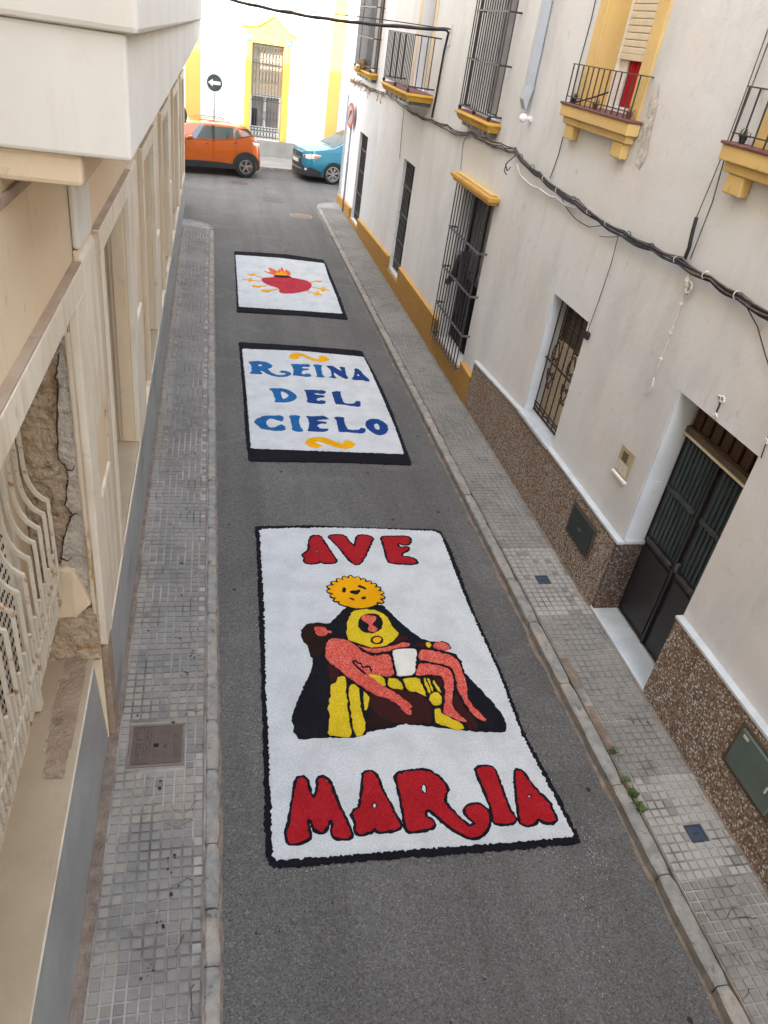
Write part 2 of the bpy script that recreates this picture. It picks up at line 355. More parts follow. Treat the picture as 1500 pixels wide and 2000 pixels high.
def tag(o, label=None, cat=None, group=None, kind=None):
    for k, v in (('label', label), ('category', cat), ('group', group), ('kind', kind)):
        if v: o[k] = v
    return o
def thing(name, label, cat, group=None, loc=(0, 0, 0)):
    o = bpy.data.objects.new(name, None); col.objects.link(o); o.empty_display_size = .1; o.location = loc
    return tag(o, label, cat, group)
def copy_tree(o, parent=None):
    c = o.copy(); col.objects.link(c); c.parent = parent
    for ch in o.children: copy_tree(ch, c)
    return c
def inst(src, parent, loc=None):                  # another piece sharing the mesh of src
    c = src.copy(); col.objects.link(c); c.parent = parent
    if loc is not None: c.location = loc
    return c
def bx(*a, **k): return Mb().box(*a, **k)

def wall_holes(mb, X, y0, y1, z0, z1, holes, depth):
    """front face in the plane x = X with rectangular openings, reveals running to x = X + depth"""
    ys = sorted({y0, y1, *[h[0] for h in holes], *[h[1] for h in holes]}); zs = sorted({z0, z1, *[h[2] for h in holes], *[h[3] for h in holes]})
    ys = [y for y in ys if y0 <= y <= y1]; zs = [z for z in zs if z0 <= z <= z1]
    for a, b in zip(ys, ys[1:]):
        for c, d in zip(zs, zs[1:]):
            my, mz = (a + b) / 2, (c + d) / 2
            if not any(h[0] < my < h[1] and h[2] < mz < h[3] for h in holes):
                mb.quad((X, a, c), (X, b, c), (X, b, d), (X, a, d))
    for (a, b, c, d) in holes:
        D = X + depth
        mb.quad((X, a, c), (D, a, c), (D, a, d), (X, a, d)); mb.quad((X, b, c), (X, b, d), (D, b, d), (D, b, c))
        mb.quad((X, a, c), (X, b, c), (D, b, c), (D, a, c)); mb.quad((X, a, d), (D, a, d), (D, b, d), (X, b, d))
    return mb

SHAPES = {
'A': [
 ('border','black',1,0,[(0.533,7.097),(1.143,7.12),(1.63,7.091),(2.255,7.061),(2.703,7.041),(2.767,6.988),(2.794,6.654),(2.748,5.533),(2.767,4.608),(2.734,3.892),(2.795,3.36),(2.818,2.89),(2.778,2.869),(2.357,2.875),(1.651,2.898),(0.981,2.915),(0.533,2.926),(0.452,2.942),(0.418,3.027),(0.467,4.31),(0.481,4.721),(0.502,5.569),(0.535,6.651)],None),
 ('ground','white',2,0,[(0.583,7.035),(1.137,7.068),(1.725,7.06),(2.248,7.029),(2.679,6.998),(2.743,6.945),(2.712,5.683),(2.733,4.677),(2.7,3.917),(2.745,3.384),(2.781,2.924),(2.197,2.938),(1.493,2.959),(0.825,2.971),(0.465,2.987),(0.48,3.435),(0.506,4.307),(0.509,4.502),(0.56,5.721)],None),
 ('letter','red',3,0.024,[(1.187,6.895),(1.262,6.895),(1.321,6.68),(1.364,6.524),(1.392,6.423),(1.345,6.384),(1.243,6.392),(1.208,6.435),(1.171,6.383),(1.069,6.384),(1.043,6.428),(1.06,6.494),(1.033,6.528),(1.067,6.562),(1.116,6.63),(1.147,6.823)],[(1.212,6.598),(1.205,6.574),(1.194,6.564),(1.185,6.574),(1.183,6.598),(1.19,6.622),(1.202,6.633),(1.211,6.622)]),
 ('letter','red',3,0.024,[(1.369,6.888),(1.437,6.91),(1.556,6.902),(1.591,6.768),(1.641,6.678),(1.677,6.767),(1.708,6.888),(1.79,6.913),(1.892,6.865),(1.821,6.713),(1.75,6.555),(1.671,6.402),(1.611,6.353),(1.566,6.404),(1.513,6.54),(1.454,6.715),(1.404,6.822)],None),
 ('letter','red',3,0.024,[(1.994,6.876),(2.255,6.883),(2.342,6.864),(2.315,6.746),(2.241,6.718),(2.173,6.765),(2.151,6.711),(2.184,6.657),(2.288,6.674),(2.265,6.62),(2.161,6.551),(2.168,6.481),(2.233,6.48),(2.31,6.434),(2.319,6.376),(2.248,6.353),(1.996,6.381),(1.991,6.466),(2,6.676)],None),
 ('letter','red',3,0.024,[(0.693,3.639),(0.758,3.642),(0.771,3.58),(0.784,3.477),(0.805,3.448),(0.83,3.464),(0.855,3.535),(0.862,3.628),(0.915,3.633),(0.95,3.582),(0.966,3.46),(0.997,3.34),(1.023,3.25),(1.035,3.172),(1.049,3.112),(1.016,3.095),(0.948,3.102),(0.919,3.118),(0.921,3.184),(0.931,3.234),(0.915,3.261),(0.895,3.255),(0.881,3.205),(0.849,3.166),(0.819,3.165),(0.788,3.198),(0.772,3.258),(0.752,3.286),(0.738,3.262),(0.732,3.203),(0.745,3.152),(0.731,3.121),(0.661,3.1),(0.602,3.098),(0.578,3.121),(0.584,3.194),(0.607,3.25),(0.632,3.359),(0.668,3.506)],None),
 ('letter','red',3,0.024,[(1.237,3.647),(1.317,3.645),(1.335,3.585),(1.344,3.48),(1.38,3.366),(1.405,3.247),(1.436,3.166),(1.413,3.134),(1.324,3.122),(1.254,3.129),(1.232,3.161),(1.208,3.134),(1.151,3.119),(1.105,3.123),(1.087,3.159),(1.107,3.208),(1.085,3.27),(1.102,3.303),(1.161,3.342),(1.192,3.457),(1.219,3.567)],[(1.288,3.342),(1.281,3.327),(1.268,3.319),(1.254,3.32),(1.245,3.331),(1.244,3.347),(1.251,3.362),(1.264,3.37),(1.277,3.369),(1.287,3.358)]),
 ('letter','red',3,0.024,[(1.492,3.61),(1.611,3.624),(1.751,3.627),(1.84,3.549),(1.887,3.448),(1.842,3.377),(1.823,3.319),(1.869,3.228),(1.926,3.134),(1.963,3.091),(2.01,3.095),(2.027,3.123),(2,3.157),(1.972,3.218),(1.992,3.257),(2.058,3.278),(2.121,3.262),(2.157,3.2),(2.137,3.112),(2.074,3.032),(1.996,2.993),(1.914,3.023),(1.837,3.082),(1.781,3.148),(1.727,3.224),(1.7,3.267),(1.652,3.272),(1.637,3.211),(1.691,3.166),(1.698,3.126),(1.611,3.105),(1.494,3.1),(1.48,3.11),(1.477,3.17),(1.488,3.292),(1.494,3.475)],[(1.672,3.485),(1.706,3.506),(1.724,3.464),(1.696,3.407),(1.671,3.42)]),
 ('letter','red',3,0.024,[(2.178,3.612),(2.311,3.612),(2.331,3.564),(2.325,3.452),(2.329,3.332),(2.324,3.216),(2.353,3.131),(2.33,3.093),(2.236,3.087),(2.176,3.108),(2.194,3.208),(2.2,3.301),(2.186,3.41),(2.18,3.521)],None),
 ('letter','red',3,0.024,[(2.521,3.559),(2.562,3.544),(2.585,3.451),(2.618,3.348),(2.685,3.234),(2.681,3.16),(2.691,3.087),(2.655,3.06),(2.589,3.067),(2.538,3.113),(2.491,3.067),(2.421,3.064),(2.386,3.087),(2.415,3.207),(2.456,3.363),(2.488,3.482)],[(2.541,3.339),(2.57,3.287),(2.517,3.29)]),
 ('silhouette','black',3,0,[(1.391,5.65),(1.22,5.448),(1.178,5.409),(1.088,5.426),(0.976,5.417),(0.906,5.354),(0.884,5.276),(0.897,5.174),(0.942,5.096),(0.947,4.974),(0.967,4.924),(0.921,4.74),(0.839,4.588),(0.754,4.38),(0.711,4.261),(0.704,4.182),(0.732,4.15),(0.714,4.084),(0.75,4.014),(0.983,4.02),(1.214,3.996),(1.313,4.018),(1.336,4.055),(1.466,4.064),(1.567,4.077),(1.656,4.11),(1.816,4.082),(1.974,4.045),(2.181,3.999),(2.375,3.964),(2.543,3.951),(2.594,3.998),(2.601,4.122),(2.553,4.299),(2.478,4.46),(2.404,4.64),(2.387,4.676),(2.399,4.846),(2.367,4.936),(2.236,4.975),(2.343,4.988),(2.356,5.013),(2.33,5.079),(2.27,5.108),(2.172,5.1),(2.088,5.143),(1.998,5.253),(1.914,5.392),(1.804,5.622),(1.767,5.681),(1.59,5.623)],None),
 ('halo','orange',4,0.016,[(1.83,5.859),(1.806,5.878),(1.764,5.891),(1.789,5.912),(1.81,5.936),(1.787,5.949),(1.743,5.949),(1.759,5.975),(1.771,6.003),(1.746,6.008),(1.707,5.999),(1.715,6.027),(1.718,6.055),(1.693,6.052),(1.659,6.034),(1.661,6.066),(1.659,6.098),(1.636,6.091),(1.609,6.067),(1.604,6.102),(1.593,6.137),(1.573,6.128),(1.552,6.093),(1.536,6.127),(1.515,6.158),(1.497,6.142),(1.485,6.101),(1.461,6.124),(1.435,6.143),(1.424,6.117),(1.424,6.074),(1.393,6.094),(1.36,6.107),(1.356,6.08),(1.368,6.039),(1.331,6.05),(1.293,6.057),(1.292,6.031),(1.316,5.993),(1.278,5.993),(1.239,5.988),(1.247,5.962),(1.278,5.931),(1.248,5.919),(1.222,5.902),(1.246,5.879),(1.29,5.859),(1.265,5.841),(1.244,5.819),(1.269,5.804),(1.312,5.796),(1.292,5.773),(1.276,5.746),(1.302,5.738),(1.342,5.742),(1.326,5.711),(1.333,5.694),(1.349,5.685),(1.365,5.677),(1.381,5.669),(1.396,5.661),(1.411,5.655),(1.426,5.648),(1.441,5.642),(1.456,5.635),(1.471,5.628),(1.487,5.625),(1.503,5.624),(1.519,5.623),(1.536,5.622),(1.552,5.622),(1.568,5.623),(1.584,5.627),(1.6,5.63),(1.615,5.634),(1.632,5.638),(1.648,5.642),(1.663,5.649),(1.678,5.657),(1.693,5.665),(1.709,5.674),(1.726,5.682),(1.715,5.713),(1.757,5.703),(1.796,5.701),(1.786,5.73),(1.756,5.763),(1.791,5.769),(1.823,5.779),(1.806,5.803),(1.769,5.827),(1.801,5.841)],None),
 ('face_mark','black',5,0,[(1.429,5.912),(1.421,5.887),(1.408,5.872),(1.394,5.872),(1.386,5.888),(1.385,5.913),(1.393,5.938),(1.406,5.953),(1.42,5.953),(1.429,5.937)],None),
 ('face_mark','black',5,0,[(1.456,5.884),(1.494,5.903),(1.538,5.902),(1.567,5.919),(1.581,5.894),(1.555,5.848),(1.518,5.836),(1.478,5.857)],None),
 ('face_mark','black',5,0,[(1.564,5.983),(1.596,5.986),(1.659,5.933),(1.642,5.914),(1.606,5.938),(1.564,5.957)],None),
 ('face_mark','black',5,0,[(1.565,5.775),(1.592,5.801),(1.625,5.793),(1.617,5.767),(1.583,5.752)],None),
 ('face_mark','black',5,0,[(1.436,5.786),(1.474,5.778),(1.496,5.751),(1.485,5.739),(1.462,5.756)],None),
 ('hair','brown',4,0,[(1.005,5.418),(1.087,5.419),(1.173,5.387),(1.179,5.307),(1.151,5.216),(1.109,5.172),(1.127,5.121),(1.085,5.04),(1.065,4.975),(0.992,4.947),(0.958,4.992),(0.939,5.091),(0.906,5.204),(0.892,5.273),(0.907,5.348),(0.95,5.397)],None),
 ('veil','yellow',4,0,[(1.442,5.574),(1.533,5.605),(1.618,5.602),(1.701,5.58),(1.774,5.51),(1.808,5.424),(1.814,5.327),(1.836,5.266),(1.864,5.229),(1.827,5.184),(1.751,5.096),(1.645,5.058),(1.562,5.051),(1.493,5.077),(1.412,5.126),(1.347,5.161),(1.333,5.207),(1.358,5.37),(1.385,5.465)],None),
 ('face_outline','black',5,0,[(1.729,5.381),(1.708,5.325),(1.671,5.279),(1.624,5.25),(1.573,5.241),(1.526,5.254),(1.49,5.287),(1.47,5.335),(1.47,5.392),(1.489,5.448),(1.525,5.495),(1.573,5.527),(1.626,5.536),(1.674,5.523),(1.711,5.488),(1.73,5.438)],None),
 ('face','pink',6,0,[(1.509,5.46),(1.541,5.502),(1.61,5.506),(1.675,5.485),(1.664,5.43),(1.628,5.395),(1.612,5.353),(1.66,5.315),(1.643,5.269),(1.598,5.253),(1.554,5.284),(1.555,5.314),(1.586,5.372),(1.534,5.411)],None),
 ('heart','orange',5,0.022,[(1.583,5.167),(1.629,5.193),(1.666,5.168),(1.652,5.117),(1.604,5.105),(1.576,5.127)],None),
 ('face','pink',5,0,[(1.018,5.355),(1.064,5.365),(1.135,5.344),(1.15,5.302),(1.178,5.298),(1.191,5.277),(1.177,5.264),(1.147,5.277),(1.132,5.228),(1.079,5.221),(1.042,5.243),(1.028,5.302)],None),
 ('arm','pink',5,0,[(1.407,5.093),(1.473,5.05),(1.577,5.022),(1.73,5.052),(1.869,5.096),(1.943,5.092),(1.925,5.052),(1.818,5.032),(1.69,4.993),(1.567,4.97),(1.485,5.014)],None),
 ('body','pink',6,0,[(1.126,5.15),(1.204,5.19),(1.344,5.152),(1.403,5.068),(1.46,4.976),(1.559,4.921),(1.683,4.954),(1.71,4.908),(1.707,4.764),(1.697,4.67),(1.584,4.677),(1.441,4.709),(1.504,4.625),(1.59,4.529),(1.677,4.446),(1.743,4.354),(1.79,4.297),(1.776,4.271),(1.742,4.273),(1.77,4.225),(1.75,4.195),(1.705,4.219),(1.667,4.317),(1.596,4.386),(1.472,4.448),(1.356,4.566),(1.255,4.686),(1.185,4.794),(1.094,4.893),(1.085,4.99)],None),
 ('rib_mark','black',7,0,[(1.328,4.855),(1.364,4.862),(1.374,4.83),(1.406,4.827),(1.407,4.772),(1.456,4.781),(1.479,4.783),(1.482,4.717),(1.498,4.722),(1.493,4.797),(1.457,4.802),(1.417,4.789),(1.419,4.841),(1.384,4.849),(1.372,4.882),(1.329,4.876)],None),
 ('rib_mark','black',7,0,[(1.321,4.859),(1.364,4.776),(1.398,4.728),(1.425,4.688),(1.438,4.703),(1.411,4.744),(1.377,4.79),(1.335,4.872)],None),
 ('loincloth','cream',6,0,[(1.741,4.983),(1.811,5.012),(1.886,5.002),(1.964,5.004),(1.986,4.979),(1.942,4.824),(1.887,4.674),(1.812,4.663),(1.73,4.668),(1.721,4.715),(1.736,4.846)],None),
 ('leg','pink',5,0,[(2.007,4.981),(2.099,4.987),(2.188,4.959),(2.281,4.914),(2.34,4.876),(2.371,4.8),(2.37,4.676),(2.364,4.568),(2.35,4.462),(2.324,4.36),(2.341,4.268),(2.387,4.175),(2.423,4.109),(2.414,4.081),(2.376,4.088),(2.317,4.16),(2.295,4.221),(2.284,4.322),(2.263,4.436),(2.279,4.551),(2.284,4.659),(2.275,4.749),(2.212,4.786),(2.118,4.819),(2.039,4.846),(1.977,4.856)],None),
 ('leg','pink',5,0,[(1.969,4.805),(2.054,4.803),(2.14,4.773),(2.218,4.746),(2.247,4.711),(2.26,4.65),(2.252,4.553),(2.206,4.43),(2.168,4.33),(2.16,4.231),(2.189,4.16),(2.242,4.098),(2.233,4.08),(2.177,4.094),(2.121,4.146),(2.058,4.179),(2.049,4.219),(2.094,4.315),(2.126,4.404),(2.142,4.507),(2.163,4.602),(2.133,4.647),(2.044,4.663),(1.959,4.657),(1.902,4.661),(1.92,4.703)],None),
 ('robe_fold','yellow',5,0,[(1.181,4.688),(1.231,4.691),(1.245,4.624),(1.218,4.498),(1.202,4.334),(1.196,4.196),(1.202,4.005),(1.093,4.014),(0.994,4.036),(1.023,4.17),(1.039,4.326),(1.071,4.476),(1.09,4.591),(1.148,4.63)],None),
 ('robe_fold','yellow',5,0,[(1.273,4.59),(1.313,4.582),(1.344,4.521),(1.329,4.407),(1.317,4.286),(1.331,4.206),(1.323,4.09),(1.284,4.018),(1.228,4.003),(1.223,4.069),(1.22,4.194),(1.232,4.352),(1.242,4.496)],None),
 ('robe_fold','yellow',5,0,[(1.379,4.509),(1.418,4.453),(1.394,4.341),(1.353,4.263),(1.351,4.344),(1.364,4.446)],None),
 ('robe_fold','yellow',5,0,[(1.443,4.689),(1.491,4.703),(1.57,4.67),(1.601,4.635),(1.587,4.543),(1.535,4.574),(1.479,4.632)],None),
 ('robe_fold','yellow',5,0,[(1.623,4.639),(1.706,4.634),(1.746,4.582),(1.75,4.5),(1.681,4.51),(1.612,4.542)],None),
 ('robe_fold','yellow',5,0,[(1.76,4.616),(1.82,4.628),(1.916,4.633),(1.937,4.531),(1.945,4.396),(1.878,4.451),(1.788,4.483),(1.777,4.541)],None),
 ('robe_fold','yellow',5,0,[(1.964,4.624),(1.99,4.612),(2,4.485),(1.985,4.424),(1.968,4.487)],None),
 ('robe_fold','yellow',5,0,[(2.006,4.627),(2.024,4.599),(2.027,4.462),(2.008,4.453),(2.007,4.547)],None),
 ('robe_fold','yellow',5,0,[(2.042,4.587),(2.064,4.575),(2.097,4.447),(2.092,4.427),(2.062,4.47)],None),
 ('robe_fold','yellow',5,0,[(2.018,4.442),(2.057,4.45),(2.088,4.396),(2.061,4.297),(1.997,4.282),(1.968,4.324),(1.958,4.364)],None),
 ('robe_fold','yellow',5,0,[(1.982,4.253),(2.037,4.249),(2.037,4.19),(2.102,4.137),(2.18,4.074),(2.195,4.017),(2.128,4.003),(2.046,4.047),(1.985,4.08),(1.953,4.11),(1.965,4.186)],None),
 ('robe_fold','yellow',5,0,[(2.106,5.088),(2.143,5.092),(2.154,5.05),(2.131,5.009),(2.102,5.035)],None),
 ('hand','pink',5,0,[(2.173,5.055),(2.221,5.088),(2.291,5.085),(2.317,5.048),(2.342,5.011),(2.317,4.982),(2.262,4.973),(2.197,4.994),(2.168,5.019)],None),
 ('cloak_lining','maroon',4,0,[(1.442,4.55),(1.591,4.536),(1.738,4.49),(1.866,4.438),(1.937,4.358),(1.953,4.254),(1.929,4.093),(1.739,4.108),(1.578,4.13),(1.489,4.183),(1.425,4.281),(1.4,4.346)],None),
 ('cloak_lining','maroon',4,0,[(1.08,4.868),(1.144,4.841),(1.189,4.749),(1.17,4.673),(1.122,4.621),(1.093,4.645),(1.091,4.755)],None),
 ('cloak_lining','maroon',4,0,[(1.856,5.2),(1.912,5.19),(1.936,5.144),(1.895,5.111),(1.768,5.097)],None),
 ('cloak_lining','maroon',4,0,[(1.994,5.093),(2.098,5.088),(2.087,5.014),(1.981,5.038)],None),
 ('cloak_lining','maroon',4,0,[(2.233,4.418),(2.247,4.365),(2.264,4.283),(2.289,4.172),(2.341,4.081),(2.312,3.998),(2.232,3.995),(2.237,4.051),(2.199,4.169),(2.175,4.269),(2.189,4.349)],None),
 ('cloak_lining','maroon',4,0,[(2.039,4.639),(2.129,4.634),(2.142,4.56),(2.127,4.497),(2.102,4.499),(2.078,4.596)],None),
 ('cloak_lining','brown',4,0,[(1.377,4.274),(1.469,4.251),(1.562,4.174),(1.563,4.101),(1.469,4.08),(1.34,4.078)],None),
],
'B': [
 ('border','black',1,0,[(0.518,12.809),(1.647,12.806),(2.738,12.744),(2.75,12.557),(2.793,11.836),(2.82,10.843),(2.805,9.781),(2.778,8.978),(2.761,8.591),(1.792,8.623),(0.524,8.601),(0.511,9.203),(0.52,10.276),(0.523,11.274),(0.523,12.123)],None),
 ('ground','white',2,0,[(0.563,12.496),(1.62,12.543),(2.725,12.438),(2.745,11.771),(2.755,10.683),(2.745,9.644),(2.713,8.895),(1.833,8.908),(0.565,8.935),(0.572,10.052),(0.571,11.28)],None),
 ('scroll','orange',3,0,[(1.342,12.209),(1.412,12.386),(1.539,12.455),(1.632,12.418),(1.738,12.266),(1.851,12.202),(1.908,12.271),(1.88,12.348),(1.996,12.39),(2.076,12.252),(2.038,12.143),(1.909,12.076),(1.792,12.109),(1.682,12.197),(1.608,12.297),(1.524,12.297),(1.553,12.221),(1.498,12.152),(1.414,12.141)],None),
 ('scroll','orange',3,0,[(1.307,9.133),(1.392,9.259),(1.477,9.317),(1.614,9.313),(1.74,9.219),(1.855,9.126),(1.891,9.144),(1.864,9.187),(1.922,9.243),(2.009,9.224),(2.053,9.125),(1.999,9.034),(1.884,8.989),(1.752,9.021),(1.647,9.106),(1.539,9.179),(1.459,9.162),(1.511,9.106),(1.555,9.069),(1.507,8.995),(1.404,9.013),(1.351,9.057)],None),
 ('letter','blue',3,0,[(0.637,11.918),(0.735,11.956),(0.843,11.971),(0.959,11.95),(1.032,11.86),(1.051,11.789),(1.012,11.711),(0.952,11.667),(1.001,11.542),(1.07,11.433),(1.145,11.418),(1.224,11.451),(1.257,11.503),(1.212,11.532),(1.164,11.538),(1.142,11.571),(1.169,11.611),(1.248,11.625),(1.312,11.581),(1.345,11.513),(1.31,11.438),(1.227,11.37),(1.103,11.355),(1.011,11.39),(0.93,11.462),(0.878,11.55),(0.842,11.581),(0.829,11.52),(0.86,11.477),(0.843,11.44),(0.655,11.428),(0.647,11.45),(0.682,11.502),(0.695,11.693),(0.689,11.79),(0.673,11.861)],[(0.817,11.844),(0.869,11.831),(0.873,11.778),(0.832,11.755),(0.809,11.786)]),
 ('letter','blue',3,0,[(1.34,11.914),(1.501,11.936),(1.694,11.961),(1.687,11.848),(1.63,11.828),(1.561,11.831),(1.535,11.766),(1.663,11.758),(1.647,11.708),(1.535,11.669),(1.504,11.557),(1.538,11.502),(1.602,11.557),(1.672,11.53),(1.667,11.435),(1.587,11.413),(1.455,11.444),(1.359,11.456),(1.376,11.541),(1.387,11.711),(1.383,11.833)],None),
 ('letter','blue',3,0,[(1.738,11.942),(1.826,11.967),(1.914,11.941),(1.886,11.874),(1.872,11.675),(1.868,11.483),(1.898,11.451),(1.881,11.425),(1.735,11.431),(1.771,11.495),(1.771,11.663),(1.776,11.835)],None),
 ('letter','navy',3,0,[(1.967,11.917),(2.056,11.942),(2.107,11.922),(2.166,11.798),(2.218,11.713),(2.215,11.844),(2.192,11.907),(2.302,11.921),(2.295,11.801),(2.275,11.591),(2.298,11.467),(2.291,11.416),(2.237,11.41),(2.166,11.502),(2.098,11.621),(2.071,11.656),(2.063,11.515),(2.102,11.419),(2.079,11.404),(1.939,11.449),(2.017,11.484),(2.027,11.637),(2.026,11.793)],None),
 ('letter','navy',3,0,[(2.462,11.862),(2.505,11.895),(2.55,11.834),(2.578,11.68),(2.618,11.531),(2.659,11.46),(2.649,11.346),(2.576,11.35),(2.55,11.384),(2.498,11.39),(2.379,11.377),(2.339,11.422),(2.379,11.477),(2.412,11.582),(2.448,11.742)],[(2.486,11.656),(2.522,11.57),(2.466,11.551)]),
 ('letter','blue',3,0,[(0.917,10.875),(0.997,10.906),(1.127,10.92),(1.234,10.877),(1.316,10.767),(1.353,10.664),(1.334,10.558),(1.272,10.469),(1.196,10.421),(0.998,10.392),(0.979,10.441),(1.009,10.485),(0.992,10.566),(0.987,10.691),(0.976,10.796)],[(1.108,10.799),(1.154,10.793),(1.204,10.734),(1.224,10.651),(1.191,10.585),(1.132,10.517),(1.114,10.578),(1.109,10.682)]),
 ('letter','navy',3,0,[(1.481,10.892),(1.591,10.915),(1.817,10.917),(1.839,10.865),(1.809,10.775),(1.763,10.781),(1.671,10.793),(1.63,10.756),(1.665,10.738),(1.802,10.72),(1.783,10.644),(1.699,10.635),(1.65,10.568),(1.665,10.507),(1.733,10.534),(1.792,10.529),(1.782,10.445),(1.716,10.398),(1.582,10.416),(1.485,10.438),(1.502,10.553),(1.508,10.744),(1.507,10.83)],None),
 ('letter','navy',3,0,[(1.925,10.87),(2.01,10.902),(2.09,10.899),(2.067,10.769),(2.069,10.611),(2.079,10.479),(2.154,10.453),(2.236,10.471),(2.278,10.553),(2.322,10.573),(2.358,10.549),(2.326,10.359),(2.2,10.369),(2.069,10.412),(2.001,10.417),(1.924,10.42),(1.929,10.531),(1.931,10.687)],None),
 ('letter','blue',3,0,[(0.638,9.709),(0.671,9.803),(0.743,9.892),(0.838,9.928),(0.933,9.946),(1.037,9.964),(1.089,9.911),(1.076,9.807),(1.038,9.758),(0.99,9.791),(0.926,9.842),(0.866,9.837),(0.818,9.732),(0.816,9.622),(0.857,9.563),(0.923,9.558),(0.987,9.635),(1.041,9.675),(1.086,9.606),(1.087,9.525),(1.05,9.478),(0.967,9.464),(0.868,9.475),(0.787,9.495),(0.723,9.526),(0.679,9.63)],None),
 ('letter','blue',3,0,[(1.166,9.965),(1.254,9.982),(1.34,9.97),(1.316,9.901),(1.306,9.75),(1.304,9.604),(1.336,9.498),(1.307,9.461),(1.207,9.463),(1.173,9.505),(1.18,9.631),(1.181,9.834)],None),
 ('letter','navy',3,0,[(1.42,9.977),(1.534,9.966),(1.707,10),(1.761,9.913),(1.757,9.883),(1.692,9.887),(1.586,9.853),(1.582,9.819),(1.655,9.809),(1.721,9.78),(1.702,9.739),(1.619,9.743),(1.563,9.689),(1.565,9.631),(1.599,9.576),(1.718,9.584),(1.706,9.526),(1.623,9.473),(1.524,9.475),(1.391,9.485),(1.415,9.544),(1.443,9.719),(1.446,9.878)],None),
 ('letter','navy',3,0,[(1.842,9.96),(1.95,9.989),(2.011,9.953),(1.987,9.82),(1.989,9.682),(2.003,9.585),(2.092,9.562),(2.179,9.588),(2.198,9.648),(2.253,9.642),(2.28,9.605),(2.241,9.486),(2.186,9.463),(2.079,9.485),(1.971,9.496),(1.87,9.49),(1.849,9.536),(1.867,9.634),(1.872,9.772),(1.87,9.891)],None),
 ('letter','navy',3,0,[(2.305,9.804),(2.35,9.899),(2.434,9.967),(2.528,9.953),(2.602,9.888),(2.637,9.769),(2.637,9.649),(2.589,9.529),(2.517,9.447),(2.449,9.433),(2.381,9.467),(2.34,9.551),(2.307,9.626),(2.296,9.724)],[(2.432,9.774),(2.491,9.808),(2.513,9.72),(2.481,9.599),(2.437,9.616),(2.422,9.693)]),
],
'C': [
 ('border','black',1,0,[(0.588,18.734),(1.233,18.821),(1.906,18.853),(2.755,18.657),(2.782,18.404),(2.775,16.769),(2.768,15.623),(2.732,14.389),(1.809,14.445),(0.528,14.383),(0.545,15.121),(0.567,16.793)],None),
 ('ground','white',2,0,[(0.602,18.405),(1.642,18.47),(2.739,18.333),(2.699,17.161),(2.697,15.974),(2.667,14.715),(1.559,14.716),(0.571,14.695),(0.587,15.837)],None),
 ('heart','crimson',3,0,[(1.112,16.564),(1.158,16.726),(1.283,16.784),(1.472,16.885),(1.659,16.92),(1.86,16.912),(2.054,16.836),(2.184,16.744),(2.234,16.557),(2.198,16.304),(2.115,16.093),(1.932,15.909),(1.713,15.765),(1.535,15.723),(1.453,15.794),(1.467,15.982),(1.418,16.111),(1.304,16.177),(1.181,16.338)],None),
 ('flame','flame',3,0,[(1.19,17.302),(1.279,17.231),(1.368,17.167),(1.348,17.346),(1.324,17.581),(1.421,17.501),(1.534,17.318),(1.564,17.514),(1.616,17.475),(1.644,17.728),(1.677,17.546),(1.68,17.279),(1.732,17.535),(1.808,17.395),(1.816,17.211),(1.792,17.022),(1.635,17.006),(1.48,16.99),(1.391,17.043),(1.289,17.134)],None),
 ('flame','orange',4,0,[(1.439,17.066),(1.512,17.233),(1.564,17.195),(1.615,17.394),(1.636,17.214),(1.712,17.288),(1.743,17.097),(1.574,17.02)],None),
 ('thorn_band','black',5,0,[(1.388,16.888),(1.448,16.981),(1.604,16.997),(1.759,17.003),(1.845,16.918),(1.719,16.895),(1.531,16.855)],None),
 ('sword','orange',3,0,[(1.155,16.76),(1.002,16.876),(0.995,16.823),(1.147,16.708)],None),
 ('sword_hilt','orange',4,0,[(0.792,16.951),(0.926,16.916),(0.975,16.991),(1.013,16.981),(0.992,16.858),(0.937,16.818),(0.882,16.752),(0.901,16.848)],None),
 ('sword','orange',3,0,[(1.108,16.481),(0.711,16.524),(0.707,16.472),(1.104,16.429)],None),
 ('sword_hilt','orange',4,0,[(0.913,16.502),(0.904,16.432),(0.887,16.377),(0.865,16.354),(0.845,16.367),(0.832,16.413),(0.829,16.48),(0.837,16.551),(0.855,16.607),(0.877,16.631),(0.897,16.618),(0.91,16.57)],None),
 ('sword','orange',3,0,[(1.218,16.222),(1.067,16.151),(1.064,16.066),(1.214,16.136)],None),
 ('sword_hilt','orange',4,0,[(0.881,16.048),(0.938,16.181),(0.979,16.12),(1.088,16.124),(1.059,15.976),(0.989,16.028),(0.916,16.01)],None),
 ('sword','orange',3,0,[(1.455,16.048),(1.257,15.92),(1.255,15.831),(1.452,15.957)],None),
 ('sword_hilt','orange',4,0,[(1.048,15.766),(1.112,15.896),(1.168,15.864),(1.289,15.939),(1.246,15.722),(1.161,15.748)],None),
 ('sword','orange',3,0,[(2.222,16.649),(2.376,16.774),(2.38,16.834),(2.225,16.708)],None),
 ('sword_hilt','orange',4,0,[(2.36,16.916),(2.397,16.834),(2.52,16.871),(2.455,16.788),(2.476,16.708),(2.372,16.752)],None),
 ('sword','orange',3,0,[(2.204,16.301),(2.599,16.163),(2.61,16.222),(2.214,16.36)],None),
 ('sword_hilt','orange',4,0,[(2.507,16.245),(2.491,16.165),(2.465,16.103),(2.437,16.076),(2.415,16.091),(2.404,16.144),(2.406,16.221),(2.423,16.301),(2.448,16.364),(2.476,16.392),(2.499,16.377),(2.51,16.323)],None),
 ('sword','orange',3,0,[(2.049,15.983),(2.223,15.871),(2.233,15.92),(2.058,16.032)],None),
